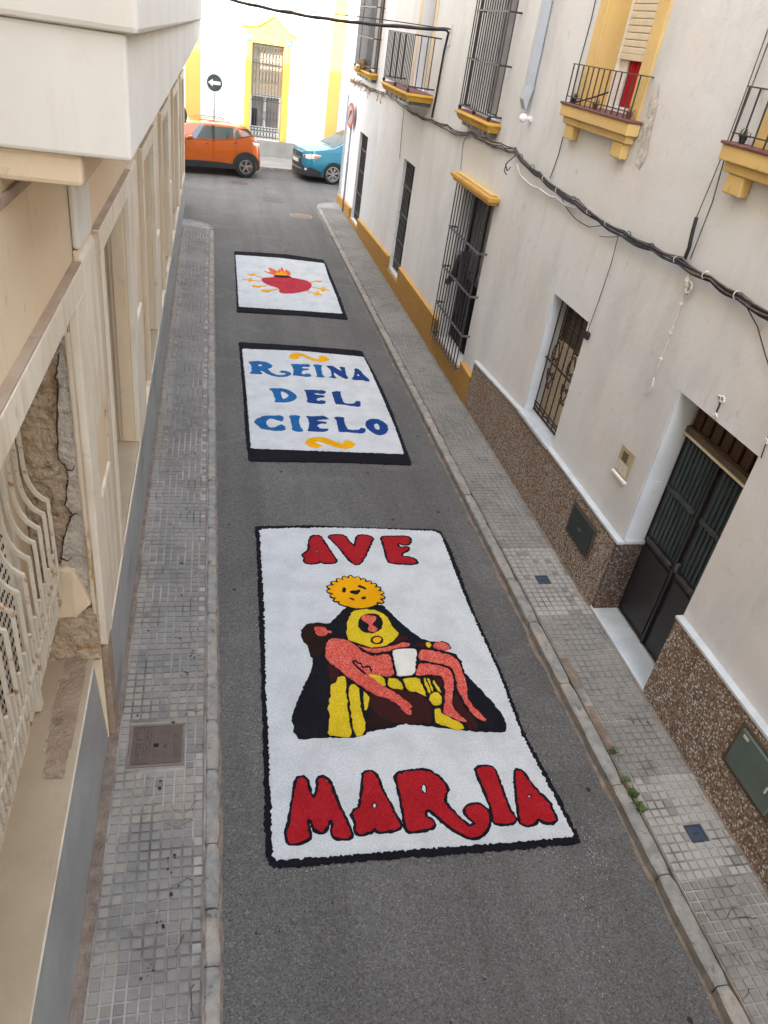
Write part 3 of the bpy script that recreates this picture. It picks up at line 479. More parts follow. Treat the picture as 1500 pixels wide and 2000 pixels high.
 ('sword_hilt','orange',4,0,[(2.204,15.881),(2.284,15.993),(2.349,16.031),(2.319,15.908),(2.428,15.818),(2.323,15.816),(2.228,15.762)],None),
],
}
# ================================================================== ground
road = bx(-70, 70, -60, 90, -.3, 0).build('road', 'asphalt', kind='structure')

def frustum(sx, sy, h, t=.004):
    a, b = sx / 2, sy / 2
    return Mb().hexa([(-a, -b, -h), (a, -b, -h), (a, b, -h), (-a, b, -h), (-a + t, -b + t, 0), (a - t, -b + t, 0), (a - t, b - t, 0), (-a + t, b - t, 0)])

def paving(pave, x0, ncol, cell, y0, y1, skip, pick):
    """individual squares: the 300 that show largest are parts, the rest one joined part"""
    protos = {}
    far = {}
    row = 0; made = 0; y = y0
    while y < y1:
        for c in range(ncol):
            cx, cy = x0 + (c + .5) * cell, y + cell / 2
            if skip(cx, cy): continue
            mt = pick(cx, cy, c)
            dz = random.uniform(-.0022, .0012); rz = random.uniform(-.012, .012)
            if made < 300 and cy > 2.0:
                if mt not in protos:
                    o = frustum(cell - .009, cell - .009, .016).build('paving_tile', mt, pave); protos[mt] = o
                else: o = inst(protos[mt], pave)
                o.location = (cx, cy, .1 + dz); o.rotation_euler = (random.uniform(-.01, .01), random.uniform(-.01, .01), rz); made += 1
            else:
                mb = far.setdefault(mt, Mb()); h = (cell - .009) / 2; t = .004; z = .1 + dz
                mb.add([(cx - h, cy - h, z - .016), (cx + h, cy - h, z - .016), (cx + h, cy + h, z - .016), (cx - h, cy + h, z - .016), (cx - h + t, cy - h + t, z), (cx + h - t, cy - h + t, z), (cx + h - t, cy + h - t, z), (cx - h + t, cy + h - t, z)],
                       [(4, 5, 6, 7), (0, 1, 5, 4), (1, 2, 6, 5), (2, 3, 7, 6), (3, 0, 4, 7)])
        y += cell; row += 1
    for mt, mb in far.items(): mb.build('paving_tile_field', mt, pave, kind='stuff', fix=False)

def stone(mb, x0, x1, y0, y1, z0, z1, seg=7, j=.007):
    """worn kerb stone: a box whose long edges wander"""
    vs = []; n = seg + 1
    for i in range(n):
        y = y0 + (y1 - y0) * i / seg; e = .012 if i in (0, seg) else 0
        a = x0 + random.uniform(-j, j) + e; b = x1 + random.uniform(-j, j) - e; t = z1 - e * .7 + random.uniform(-j, j) * .5
        vs += [(a, y, z0), (a, y, t - .012), (a + .015, y, t), (b - .018, y, t), (b, y, t - .016), (b, y, z0)]
    fs = []
    for i in range(seg):
        for k in range(5): fs.append((i * 6 + k, i * 6 + k + 1, (i + 1) * 6 + k + 1, (i + 1) * 6 + k))
    fs += [tuple(range(6)), tuple(range(seg * 6, seg * 6 + 6))]
    return mb.add(vs, fs)

def kerb_run(parent, x0, x1, y0, y1, cuts=None, lo=.35, hi=.95, z1=.103):
    y = y0; i = 0
    while y < y1 - .05:
        L = cuts[i] if cuts and i < len(cuts) else random.uniform(lo, hi)
        e = min(y + L, y1)
        stone(Mb(), x0, x1, y + .005, e - .005, -.05, z1 + random.uniform(-.006, .004), 9, .0045).build('kerb_stone', 'kerb', parent, smooth=False)
        y = e; i += 1

def corner_kerb(parent, cx, cy, r0, r1, a0, a1, n, z1=.103):
    for i in range(n):
        t0 = a0 + (a1 - a0) * i / n + .02; t1 = a0 + (a1 - a0) * (i + 1) / n - .02; vs = []
        mb = Mb(); P = lambda r, t, z: (cx + r * math.cos(t), cy + r * math.sin(t), z)
        k = 4
        for q in range(k):
            u0 = t0 + (t1 - t0) * q / k; u1 = t0 + (t1 - t0) * (q + 1) / k
            mb.hexa([P(r0, u0, -.05), P(r1, u0, -.05), P(r1, u1, -.05), P(r0, u1, -.05), P(r0, u0, z1), P(r1, u0, z1), P(r1, u1, z1), P(r0, u1, z1)])
        mb.build('kerb_stone', 'kerb', parent)

# left pavement, narrow, against the cream building
pl = Mb().box(-.76, .0, -7, 20.4, -.05, .0925).build('pavement_left', 'joint', kind='structure')
MAN = (-.592, -.158, 3.765, 4.22)
def skipL(x, y): return MAN[0] < x < MAN[1] and MAN[2] < y < MAN[3]
def pickL(x, y, c):
    if c == 0 or (c == 1 and random.random() < .6): return 'tile_warm'
    if 3.3 < y < 3.72 and random.random() < .85: return 'tile_warm'
    if 4.25 < y < 4.75 and random.random() < .7: return 'tile_warm'
    if c == 8 and random.random() < .35: return 'tile_pale'
    return 'tile'
paving(pl, -.662, 9, .0722, 1.0, 20.3, skipL, pickL)
bx(-.745, -.668, -6, 20.4, .08, .097).build('mortar_strip', 'dirt', pl)
kerb_run(pl, -.006, .092, .6, 20.3, [.55, .42, .3, .42, .36, .46, .62, .48, .5])
corner_kerb(pl, -.78, 20.3, .774, .87, 0, R(78), 4)
mb = Mb(); n = 10
pts = [(-.78, 20.4)] + [(-.78 + .77 * math.cos(R(80) * i / n), 20.32 + .77 * math.sin(R(80) * i / n)) for i in range(n + 1)] + [(-.78, 21.1)]
mb.prism(pts, lambda a, b, d: (a, b, d), (-.05, .098)).build('cement_patch', 'cement', pl)
bx(-.73, -.64, 19.4, 20.4, .09, .102).build('rubble_strip', 'dirt', pl)

# right pavement
pr = Mb().box(3.37, 4.12, -7, 24.3, -.05, .0925).build('pavement_right', 'joint', kind='structure')
def skipR(x, y):
    for (cx, cy) in ((3.672, 5.94), (3.745, 2.80)):
        if abs(x - cx) < .085 and abs(y - cy) < .085: return True
    return x < 3.46 and 3.62 < y < 4.75
def pickR(x, y, c):
    if 5.35 < y < 6.55 and random.random() < .92: return 'tile_pale'
    if 2.42 < y < 3.30 and random.random() < .95: return 'tile_pale'
    return 'tile'
paving(pr, 3.386, 9, .0745, 1.4, 24.2, skipR, pickR)
for y0, y1 in ((4.33, 4.73), (3.64, 4.12)):
    bx(3.385, 3.455, y0, y1, .08, .096).build('mortar_patch', 'dirt', pr)
for cy, cx in ((5.94, 3.672), (2.80, 3.745)):
    for a in (-1, 1):
        bx(cx + a * .0885 - .011, cx + a * .0885 + .011, cy - .1, cy + .1, .06, .0985).build('mortar_patch', 'cement', pr)
        bx(cx - .077, cx + .077, cy + a * .0885 - .011, cy + a * .0885 + .011, .06, .098).build('mortar_patch', 'cement', pr)
kerb_run(pr, 3.25, 3.372, .8, 24.3, None, .5, 1.15)
corner_kerb(pr, 4.2, 24.3, .83, .95, R(180), R(100), 4)
mb = Mb(); pts = [(4.12, 24.25), (4.12, 25.2)] + [(4.2 + .83 * math.cos(R(100) + R(80) * i / 8), 24.3 + .83 * math.sin(R(100) + R(80) * i / 8)) for i in range(9)]
mb.prism(pts, lambda a, b, d: (a, b, d), (-.05, .098)).build('cement_patch', 'cement', pr)
# far pavement
KA = R(9); kf = lambda x: 30.12 + (x - 2) * math.tan(KA)   # the far kerb runs slightly askew
fp = Mb().prism([(-9, kf(-9) + .1), (18, kf(18) + .1), (18, 32.7 + 3), (-9, 32.7 + 3)], lambda a, b, d: (a, min(b, 32.7), d) if a < 99 else (a, b, d), (-.05, .13)).build('pavement_far', 'far_pav', kind='structure')
x = -6.0
while x < 12:
    L = random.uniform(.8, 1.1)
    mb = Mb(); stone(mb, 0, .115, 0, L - .01, -.05, .135, 5, .004); mb.v = [(x + q * math.cos(KA) - p * math.sin(KA), kf(x) + q * math.sin(KA) + p * math.cos(KA), r) for p, q, r in mb.v]
    mb.build('kerb_stone', 'kerb', fp); x += L * math.cos(KA)

# ================================================================== near house on the right
H1 = thing('house', 'white house with brown pebbledash base, dark metal double door and pale ochre balconies', 'house', loc=(4.1, 5, 0))
XW = 4.10
holes = [(4.26, 5.45, .1, 2.67), (7.37, 8.41, 1.03, 2.60), (7.76, 8.85, 4.50, 7.0), (4.35, 5.45, 4.50, 7.0)]
mb = wall_holes(Mb(), XW, -22, 10.4, -.05, 8.6, holes, .34)
mb.box(4.56, 13, -22, 10.4, -.05, 8.55); mb.quad((XW, -22, 8.6), (XW, 10.4, 8.6), (13, 10.4, 8.6), (13, -22, 8.6)); mb.quad((XW, 10.4, -.05), (4.6, 10.4, -.05), (4.6, 10.4, 8.6), (XW, 10.4, 8.6)); mb.quad((XW, -22, -.05), (4.6, -22, -.05), (4.6, -22, 8.6), (XW, -22, 8.6))
mb.build('wall', 'wall1', H1, fix=False)
# painted reveals
for q in ((4.105, 4.33, 5.42, 5.447, 1.03, 2.665), (4.105, 4.31, 8.38, 8.407, 1.03, 2.595)): bx(*q).build('reveal', 'reveal', H1)
# pebbledash base, one panel either side of the door
bx(4.045, 4.099, 5.45, 8.42, .05, .985).build('base', 'pebble', H1, bevel=.008); bx(4.045, 4.099, 8.425, 10.39, .05, .985, -.14).build('base', 'pebble', H1, bevel=.006)
bx(4.04, 4.099, -22, 4.26, .05, 1.02).build('base', 'pebble', H1, bevel=.008)
bx(4.04, 4.34, 5.405, 5.452, .1, .99).build('door_jamb_base', 'pebble_grey', H1, bevel=.006)
bx(4.03, 4.12, 5.40, 7.36, .986, 1.018, .01).build('ledge', 'marble', H1, bevel=.006)
bx(4.03, 4.12, 8.42, 10.39, .99, 1.022, -.14).build('ledge', 'marble', H1, bevel=.006)
bx(4.02, 4.33, 7.355, 8.425, .99, 1.036).build('window_sill', 'marble', H1, bevel=.006)
bx(4.03, 4.12, -22, 4.27, 1.02, 1.052).build('ledge', 'marble', H1, bevel=.006)
bx(4.12, 4.34, 5.395, 5.425, .992, 1.033).build('ledge', 'marble', H1, bevel=.005)
bx(4.03, 4.33, 4.25, 5.46, .06, .135).build('threshold', 'marble', H1, bevel=.008)

# --- door: two leaves, ribbed glass over plain sheet, slatted transom
def leaf(y0, y1):
    d = Mb().box(4.35, 4.39, y0 + .004, y1 - .004, .136, 2.27).build('door', 'door', H1)
    bx(4.335, 4.349, y0 + .05, y1 - .05, .2, 1.0).build('panel', 'door', d, bevel=.01)
    for (a, b) in ((1.14, 1.66), (1.73, 2.22)):
        bx(4.343, 4.349, y0 + .06, y1 - .06, a, b).build('pane', 'ribbed', d)
        n = 7; first = None
        for i in range(n):
            yy = y0 + .075 + (y1 - y0 - .15) * (i + .5) / n
            if first is None: first = bx(4.329, 4.344, yy - .011, yy + .011, a, b).build('rib', 'ribbed', d, bevel=.004); y_first = yy
            else: inst(first, d, (0, yy - y_first, 0))
    for z in (1.06, 1.68): bx(4.312, 4.348, y0 + .05, y1 - .05, z, z + .045).build('rail', 'door_rail', d, bevel=.008)
    return d
dl = leaf(4.855, 5.44); dr = leaf(4.27, 4.85)
bx(4.30, 4.33, 4.79, 4.82, 1.10, 1.2).build('handle', 'iron_grey', dr, bevel=.005)
bx(4.315, 4.348, 4.838, 4.868, .14, 2.26).build('astragal', 'door', dl, bevel=.006)
tr = bx(4.40, 4.43, 4.262, 5.448, 2.27, 2.672).build('transom', 'wood', H1)
bx(4.30, 4.40, 4.265, 5.445, 2.262, 2.34).build('beam', 'beam', tr, bevel=.006)
bx(4.285, 4.30, 4.27, 5.44, 2.265, 2.285).build('beam_edge', 'slat_cream', tr)
first = None
for i in range(8):
    yy = 4.33 + i * .149
    if first is None: first = bx(4.36, 4.40, yy - .055, yy + .055, 2.345, 2.665).build('slat', 'wood', tr, bevel=.008); yf = yy
    else: inst(first, tr, (0, yy - yf, 0))
bx(4.19, 4.27, 5.405, 5.421, 1.62, 1.74).build('doorbell_panel', 'reveal', H1, bevel=.006)

# --- barred window with roller blind and diamond lattice
wn = bx(4.37, 4.40, 7.372, 8.408, 1.036, 2.598).build('window', 'dark', H1)
first = None
for i in range(9):
    z = 2.04 + i * .062
    if first is None: first = bx(4.345, 4.369, 7.376, 8.404, z, z + .058).build('slat', 'slat_brown', wn, bevel=.008); z0_ = z
    else: inst(first, wn, (0, 0, z - z0_))
lat = Mb(); st = .052; a0 = 7.38; a1 = 8.40; c0 = 1.06; c1 = 2.03
def clipline(y, z, s):
    pts = []
    for t in (-2, 2):
        pts.append((y + t, z + s * t * 1.6))
    (ya, za), (yb, zb) = pts; t0, t1 = 0., 1.
    for p, q in ((-(yb - ya), ya - a0), (yb - ya, a1 - ya), (-(zb - za), za - c0), (zb - za, c1 - za)):
        if abs(p) < 1e-9: continue
        r = q / p
        if p < 0: t0 = max(t0, r)
        else: t1 = min(t1, r)
    return None if t0 >= t1 else ((ya + (yb - ya) * t0, za + (zb - za) * t0), (ya + (yb - ya) * t1, za + (zb - za) * t1))
for k in range(-34, 56):
    for sgn, xx in ((1, 4.352), (-1, 4.358)):
        L = clipline(a0 + k * st, 1.5, sgn)
        if L: lat.bar((xx, *L[0]), (xx, *L[1]), .006, .022)
lat.build('lattice', 'lattice', wn, kind='stuff', fix=False)
fr = Mb()
for y in (7.39, 7.72, 8.06, 8.385): fr.box(4.342, 4.362, y - .02, y + .02, 1.04, 2.04)
fr.box(4.340, 4.363, 7.38, 8.40, 2.0, 2.04); fr.box(4.340, 4.363, 7.38, 8.40, 1.04, 1.075); fr.build('lattice_frame', 'lattice', wn)
gr = bx(4.225, 4.24, 7.40, 8.39, 1.055, 1.075).build('window_grille', 'iron_brown', H1)
first = None
for i in range(7):
    yy = 7.43 + i * .155
    if first is None: first = Mb().tube([(4.23, yy, 1.05), (4.23, yy, 2.59)], .0085).build('bar', 'iron_brown', gr); yf = yy
    else: inst(first, gr, (0, yy - yf, 0))
bx(4.205, 4.22, 7.40, 8.39, 1.78, 1.80).build('cross_bar', 'iron_brown', gr)
def spiral(y, z, r, turns=1.6, sgn=1, a0=0, x=4.2):
    return [(x, y + sgn * r * (1 - t / 26) * math.cos(a0 + t / 26 * turns * 6.283), z + r * (1 - t / 26) * math.sin(a0 + t / 26 * turns * 6.283)) for t in range(25)]
for k, yy in enumerate((7.62, 8.10)):
    for zz in (1.68, 1.88):
        for sg in (-1, 1): Mb().tube(spiral(yy + sg * .065, zz, .055, 1.5, sg, math.pi), .0085, 5).build('scroll', 'iron_brown', gr)
    for dz in (-.27, .30):
        for sg in (-1, 1): Mb().tube([(4.2, yy + sg * .11, 1.79 + dz * .35), (4.19, yy + sg * .07, 1.79 + dz * .7), (4.2, yy + sg * .012, 1.79 + dz)], .0085, 5).build('scroll', 'iron_brown', gr)
        for sg in (-1, 1): Mb().tube(spiral(yy + sg * .03, 1.79 + dz * 1.12, .028, 1.2, sg), .007, 5).build('scroll', 'iron_brown', gr)
bt = Mb()
for i in range(26):
    yy = 7.42 + i * .038; bt.tube(spiral(yy, 1.125, .022, 1.1, 1, i, 4.225), .006, 4)
bt.box(4.218, 4.234, 7.40, 8.39, 1.165, 1.178); bt.build('scroll_band', 'iron_brown', gr, fix=False)
bx(4.06, 4.0995, 7.245, 7.315, 2.44, 2.52).build('junction_box', 'cable', H1, bevel=.006)

# --- things set in the base and wall
mbx = bx(4.033, 4.0395, 5.80, 6.40, .47, .88).build('meter_surround', 'beam', H1)
dd = bx(4.018, 4.036, 5.84, 6.36, .505, .845).build('meter_door', 'meter', H1, bevel=.006)
bx(4.012, 4.018, 6.07, 6.13, .66, .69).build('latch', 'iron_grey', dd)
bx(4.033, 4.0395, 2.58, 3.17, .50, .955).build('cabinet_surround', 'beam', H1)
dd = bx(4.012, 4.036, 2.62, 3.13, .545, .92).build('cabinet_door', 'gbox', H1, bevel=.008)
bx(4.008, 4.012, 3.03, 3.09, .87, .895).build('name_tag', 'paper', dd); bx(4.006, 4.0125, 2.70, 2.715, .70, .76).build('scratch', 'paper', dd)
pp_ = bx(4.085, 4.098, 5.71, 5.965, 1.545, 1.84).build('gas_plate', 'plate', H1, bevel=.004)
bx(4.082, 4.0855, 5.80, 5.90, 1.70, 1.80).build('plate_window', 'beam', pp_); bx(4.082, 4.0855, 5.74, 5.95, 1.57, 1.685).build('plate_notice', 'paper', pp_)
bx(4.065, 4.1, 5.70, 5.975, 1.515, 1.543).build('plate_ledge', 'white', H1, bevel=.004)
# house number: a 1 between the broken plaster of two lost tiles
nb = bx(4.091, 4.099, 4.875, 4.887, 2.735, 2.83).build('house_number', 'iron', H1)
Mb().bar((4.095, 4.881, 2.832), (4.095, 4.898, 2.815), .008, .008).build('stroke', 'iron', nb)
for z in (2.86, 2.70):
    mb = Mb()
    for i in range(9):
        a = random.uniform(0, 6.28); r = random.uniform(.01, .04)
        yy = 4.885 + r * math.cos(a); zz = z + r * .7 * math.sin(a); q = random.uniform(.008, .018)
        mb.box(4.088, 4.099, yy - q, yy + q, zz - q * .7, zz + q * .7)
    mb.build('mortar_scrap', 'white', H1, bevel=.003)

# --- upper windows and balconies of this house
def shallow_balcony(y0, y1, o0, o1, zt):
    """slab on two corbels, clay tile top, railing; window with roller shutter in a painted surround"""
    b = bx(3.955, 4.095, y0, y1, zt - .125, zt - .012).build('balcony', 'cream_yellow', H1, bevel=.01)
    bx(3.94, 4.34, y0 - .015, y1 + .015, zt - .012, zt + .012).build('tile_top', 'red_tile', b, bevel=.006)
    bx(3.995, 4.097, y0 + .05, y1 - .05, zt - .20, zt - .126).build('moulding', 'cream_yellow', b, bevel=.012)
    for c in (y0 + .10, y1 - .35): bx(4.01, 4.097, c, c + .23, zt - .345, zt - .201).build('corbel', 'cream_yellow', b, bevel=.012)
    rl = Mb().bar((3.97, y0 + .04, zt + .39), (3.97, y1 - .06, zt + .39), .022, .010).bar((3.97, y0 + .04, zt + .39), (4.1, y0 + .04, zt + .39), .022, .010).bar((3.97, y1 - .06, zt + .39), (4.1, y1 - .06, zt + .39), .022, .010).bar((3.97, y0 + .04, zt + .075), (3.97, y1 - .06, zt + .075), .016, .010).build('railing', 'iron', b)
    n = 12; first = None
    for i in range(n + 1):
        yy = y0 + .05 + (y1 - y0 - .12) * i / n
        if first is None: first = Mb().tube([(3.97, yy, zt + .01), (3.97, yy, zt + .39)], .0075).build('bar', 'iron', rl); yf = yy
        else: inst(first, rl, (0, yy - yf, 0))
    s = Mb()
    s.box(4.072, 4.0995, o0 - .21, o0, zt + .012, 7.05); s.box(4.072, 4.0995, o1, o1 + .19, zt + .012, 7.05); s.box(4.072, 4.0995, o0 - .21, o1 + .19, 7.0, 7.2)
    s.box(4.0995, 4.375, o1 - .012, o1 - .001, zt + .01, 6.99); s.box(4.0995, 4.375, o0 + .001, o0 + .012, zt + .01, 6.99)
    s.build('window_surround', 'cream_yellow', H1)
    wd = bx(4.40, 4.42, o0, o1, zt, 6.99).build('window', 'dark', H1)
    bx(4.345, 4.365, o0 + .805, o1 - .02, zt + .06, zt + .56).build('curtain', 'curtain_white', wd)
    cu = Mb(); k = 26
    for i in range(k):
        a = o0 + .26 + .54 * i / k; c = o0 + .26 + .54 * (i + 1) / k
        f = lambda q: 4.355 + .014 * math.sin((q - o0) * 42)
        cu.quad((f(a), a, zt + .06), (f(c), c, zt + .06), (f(c), c, zt + .6), (f(a), a, zt + .6))
    cu.build('curtain', 'curtain_red', wd)
    fm = Mb(); fm.box(4.335, 4.38, o1 - .09, o1 - .012, zt + .012, 6.98); fm.box(4.335, 4.38, o0 + .012, o1 - .09, zt + .014, zt + .07); fm.build('window_frame', 'white', wd, bevel=.004)
    first = None; k = 0; z = zt + .56
    while z < 6.9:
        if first is None: first = bx(4.318, 4.335, o0 + .014, o1 - .095, z, z + .060).build('slat', 'slat_cream', wd, bevel=.012); zf = z
        else: inst(first, wd, (0, 0, z - zf))
        z += .063
    bx(4.31, 4.338, o0 + .014, o1 - .095, zt + .50, zt + .558).build('shutter_foot', 'slat_cream', wd, bevel=.006)
    return b
b1 = shallow_balcony(7.46, 9.17, 7.76, 8.85, 4.57)
b2 = shallow_balcony(4.05, 5.86, 4.35, 5.45, 4.62)

# wall lamp and the end of the rain pipe between the two houses
lp = thing('wall_lamp', 'small white globe lamp on the wall under the rain pipe', 'lamp', loc=(4.1, 10.37, 4.27))
Mb().lathe((4.04, 10.37, 4.27), (-1, 0, 0), [(-.06, .012), (-.02, .02), (0, .03), (.02, .048), (.05, .055), (.08, .045), (.098, .02)], 14).build('globe', 'white', lp, smooth=True)
bx(4.075, 4.098, 10.33, 10.41, 4.24, 4.30).build('base', 'white', lp, bevel=.005)
# ================================================================== farther house on the right
H2 = thing('house', 'white corner house with rough ochre base, barred windows and golden balcony slabs', 'house', loc=(4.1, 18, 0))
holes = [(11.05, 12.55, .45, 3.05), (16.10, 17.16, .38, 2.72), (21.60, 22.85, .20, 2.52), (11.75, 12.95, 4.09, 6.9), (16.25, 17.30, 4.07, 6.9), (21.62, 23.2, 4.03, 6.9)]
mb = wall_holes(Mb(), XW, 10.4, 25.45, -.05, 8.3, holes, .30)
mb.box(4.5, 13, 10.41, 25.4, -.05, 8.25); mb.quad((XW, 10.4, 8.3), (13, 10.4, 8.3), (13, 25.45, 8.3), (XW, 25.45, 8.3)); mb.quad((XW, 25.45, -.05), (13, 25.45, -.05), (13, 25.45, 8.3), (XW, 25.45, 8.3))
mb.build('wall', 'wall2', H2, fix=False)
# rough ochre base in lengths between the low windows, lower under them
for (y0, y1, z0, z1) in ((10.405, 10.98, .60, .62), (12.68, 16.04, .72, .70), (17.22, 21.52, .62, .47), (22.95, 25.5, .45, .33)):
    bx(4.035, 4.099, y0, y1, .02, z0 - .03, z1 - z0).build('base', 'ochre_rough', H2, bevel=.012)
    bx(4.03, 4.12, y0, y1, z0 - .029, z0, z1 - z0).build('base_cap', 'ochre', H2, bevel=.008)
for (y0, y1, z) in ((10.98, 12.68, .42), (16.04, 17.22, .34), (21.52, 22.95, .18)):
    bx(4.04, 4.099, y0, y1, .02, z).build('base', 'ochre_rough', H2, bevel=.01)
bx(4.035, 9, 25.452, 25.51, .02, .33).build('base', 'ochre_rough', H2)

def flush_window(y0, y1, z0, z1, nb, bands, xr=4.17):
    wd = bx(4.36, 4.39, y0, y1, z0, z1).build('window', 'glass', H2)
    f = Mb()
    for a, b in ((y0 + .005, y0 + .07), (y1 - .07, y1 - .005), ((y0 + y1) / 2 - .04, (y0 + y1) / 2 + .04)): f.box(4.33, 4.36, a, b, z0, z1)
    for z in (z0 + .02, z0 + (z1 - z0) * .33, z1 - .1): f.box(4.335, 4.36, y0, y1, z, z + .07)
    f.build('window_frame', 'door', wd)
    g = bx(xr - .012, xr + .004, y0 + .004, y1 - .004, bands[0] - .015, bands[0] + .015).build('window_grille', 'iron_grey', H2); first = None
    for z in bands[1:]: bx(xr - .012, xr + .004, y0 + .004, y1 - .004, z - .015, z + .015).build('cross_bar', 'iron_grey', g)
    for i in range(nb):
        yy = y0 + (y1 - y0) * (i + .5) / nb
        if first is None: first = Mb().tube([(xr, yy, z0 + .01), (xr, yy, z1 - .01)], .011).build('bar', 'iron', g); yf = yy
        else: inst(first, g, (0, yy - yf, 0))
flush_window(16.11, 17.15, .39, 2.71, 9, (.62, 1.05, 1.62, 2.2))
flush_window(21.61, 22.84, .21, 2.51, 9, (.42, .95, 1.55, 2.1))
# cage window standing out from the wall under a moulded hood
wd = bx(4.33, 4.37, 11.06, 12.54, .46, 3.04).build('window', 'dark', H2)
bx(4.30, 4.33, 11.08, 11.75, 1.75, 3.0).build('pane', 'pane_grey', wd); bx(4.30, 4.33, 11.86, 12.52, 1.75, 3.0).build('pane', 'glass', wd)
f = Mb()
for a, b in ((11.06, 11.10), (11.74, 11.87), (12.49, 12.54)): f.box(4.27, 4.328, a, b, .5, 3.03)
f.box(4.275, 4.328, 11.06, 12.54, 1.66, 1.76); f.build('window_frame', 'door', wd)
hd = bx(3.95, 4.098, 10.92, 12.88, 3.06, 3.11).build('window_hood', 'ochre', H2, bevel=.012)
bx(3.915, 4.098, 10.85, 12.95, 3.111, 3.175).build('cornice', 'ochre', hd, bevel=.012)
bx(3.99, 4.098, 11.0, 12.8, 3.176, 3.20).build('top', 'cream_yellow', hd, bevel=.008)
def hoop(z, x0, x1, ya, yb, h): return Mb().box(x0, x1, ya, yb, z - h, z + h).box(x1, 4.1, ya, ya + .022, z - h, z + h).box(x1, 4.1, yb - .022, yb, z - h, z + h)
g = hoop(.50, 3.955, 3.975, 10.93, 12.66, .015).build('window_grille', 'iron_grey', H2); first = None
for z in (1.06, 1.70, 2.36): hoop(z, 3.955, 3.975, 10.93, 12.66, .015).build('cross_bar', 'iron_grey', g)
for i in range(12):
    yy = 10.97 + i * .151
    if first is None: first = Mb().tube([(3.965, yy, .46), (3.965, yy, 3.06)], .0105).build('bar', 'iron', g); yf = yy
    else: inst(first, g, (0, yy - yf, 0))
# a dark bundle of sacking caught behind the bars
Mb().tube([(4.02, 12.35, 1.5), (4.03, 12.1, 1.72), (4.02, 11.85, 2.1), (4.03, 11.7, 2.18), (4.02, 11.66, 1.7), (4.03, 11.6, 1.2)], [.05, .07, .08, .09, .06, .03], 8).build('hanging_sack', 'iron', g)

def proud_balcony(xf, y0, y1, zt, ztop, nbars, bands, o0, o1, near, barx=None, rail=None):
    b = bx(xf + .03, 4.095, y0 + .03, y1 - .03, zt - .085, zt - .012).build('balcony', 'ochre_slab', H2, bevel=.01)
    Mb().hexa([(xf + .07, y0 + .07, zt - .15), (4.094, y0 + .07, zt - .15), (4.094, y1 - .07, zt - .15), (xf + .07, y1 - .07, zt - .15), (xf + .032, y0 + .032, zt - .086), (4.094, y0 + .032, zt - .086), (4.094, y1 - .032, zt - .086), (xf + .032, y1 - .032, zt - .086)]).build('moulding', 'ochre_slab', b)
    bx(xf, 4.096, y0, y1, zt - .06, zt - .03).build('moulding', 'ochre_slab', b, bevel=.01)
    bx(xf + .04, 4.096, y0 + .04, y1 - .04, zt - .012, zt).build('tile_top', 'red_tile', b)
    k = max(3, int((y1 - y0) / .24)); first = None
    for i in range(k):                                            # dark stepped bricks under the slab
        yy = y0 + .1 + (y1 - y0 - .2) * (i + .5) / k
        if first is None: first = bx(xf + .11, 4.094, yy - .095, yy + .095, zt - .215, zt - .152).build('brick', 'iron_grey', b, bevel=.008); yf = yy
        else: inst(first, b, (random.uniform(-.01, .01), yy - yf, 0))
    xb = barx or xf + .05
    g = hoop(bands[0], xb - .01, xb + .01, y0 + .05, y1 - .05, .012).build('railing', 'iron', b); first = None
    for z in bands[1:]: hoop(z, xb - .01, xb + .01, y0 + .05, y1 - .05, .012).build('rail', 'iron', b)
    for i in range(nbars):
        yy = y0 + .07 + (y1 - y0 - .14) * i / (nbars - 1)
        if first is None: first = Mb().tube([(xb, yy, zt + .06), (xb, yy, ztop)], .0095).build('bar', 'iron', g); yf = yy
        else: inst(first, g, (0, yy - yf, 0))
    for i in range(near):
        xx = xb + (4.1 - xb) * (i + 1) / (near + 1)
        for yy in (y0 + .06, y1 - .06): Mb().tube([(xx, yy, zt + .06), (xx, yy, ztop)], .0095).build('bar', 'iron', g)
    for yy in (y0 + .09, (y0 + y1) / 2, y1 - .09): Mb().lathe((xb, yy, zt), (0, 0, 1), [(0, .012), (.01, .028), (.035, .034), (.058, .022), (.07, .01)], 10).build('ball_foot', 'iron', g, smooth=True)
    # tall opening behind it
    wd = bx(4.37, 4.39, o0, o1, zt, 6.9).build('window', 'dark', H2)
    bx(4.33, 4.37, o0 + .01, (o0 + o1) / 2 - .01, zt + .02, 6.88).build('shutter_leaf', 'lwall', wd); bx(4.34, 4.37, (o0 + o1) / 2 + .01, o1 - .01, zt + .02, 6.88).build('shutter_leaf', 'pane_grey', wd)
    return b
proud_balcony(3.87, 11.44, 13.16, 4.09, 6.8, 15, (4.15, 4.79, 5.42, 6.2), 11.75, 12.95, 1)
bD = proud_balcony(3.55, 15.46, 18.02, 4.07, 4.98, 19, (4.16, 4.98), 16.25, 17.30, 3)
bC = proud_balcony(3.85, 21.2, 23.8, 4.03, 6.8, 19, (4.13, 4.75, 5.40, 6.2), 21.62, 23.2, 1)
bx(4.06, 4.098, 21.36, 21.58, 4.03, 6.9).build('door_frame', 'wood', H2)
bx(4.085, 4.099, 17.31, 17.5, 4.08, 6.95).build('door_surround', 'lwall', H2); bx(4.085, 4.099, 16.06, 16.24, 4.08, 6.95).build('door_surround', 'lwall', H2)
dp = Mb().box(3.985, 4.09, 10.46, 10.59, 4.62, 8.2).build('rain_pipe', 'pvc', H2, bevel=.015)
Mb().hexa([(3.97, 10.45, 4.48), (4.03, 10.45, 4.36), (4.03, 10.60, 4.36), (3.97, 10.60, 4.48), (3.983, 10.458, 4.64), (4.092, 10.458, 4.64), (4.092, 10.592, 4.64), (3.983, 10.592, 4.64)]).build('shoe', 'pvc', dp)
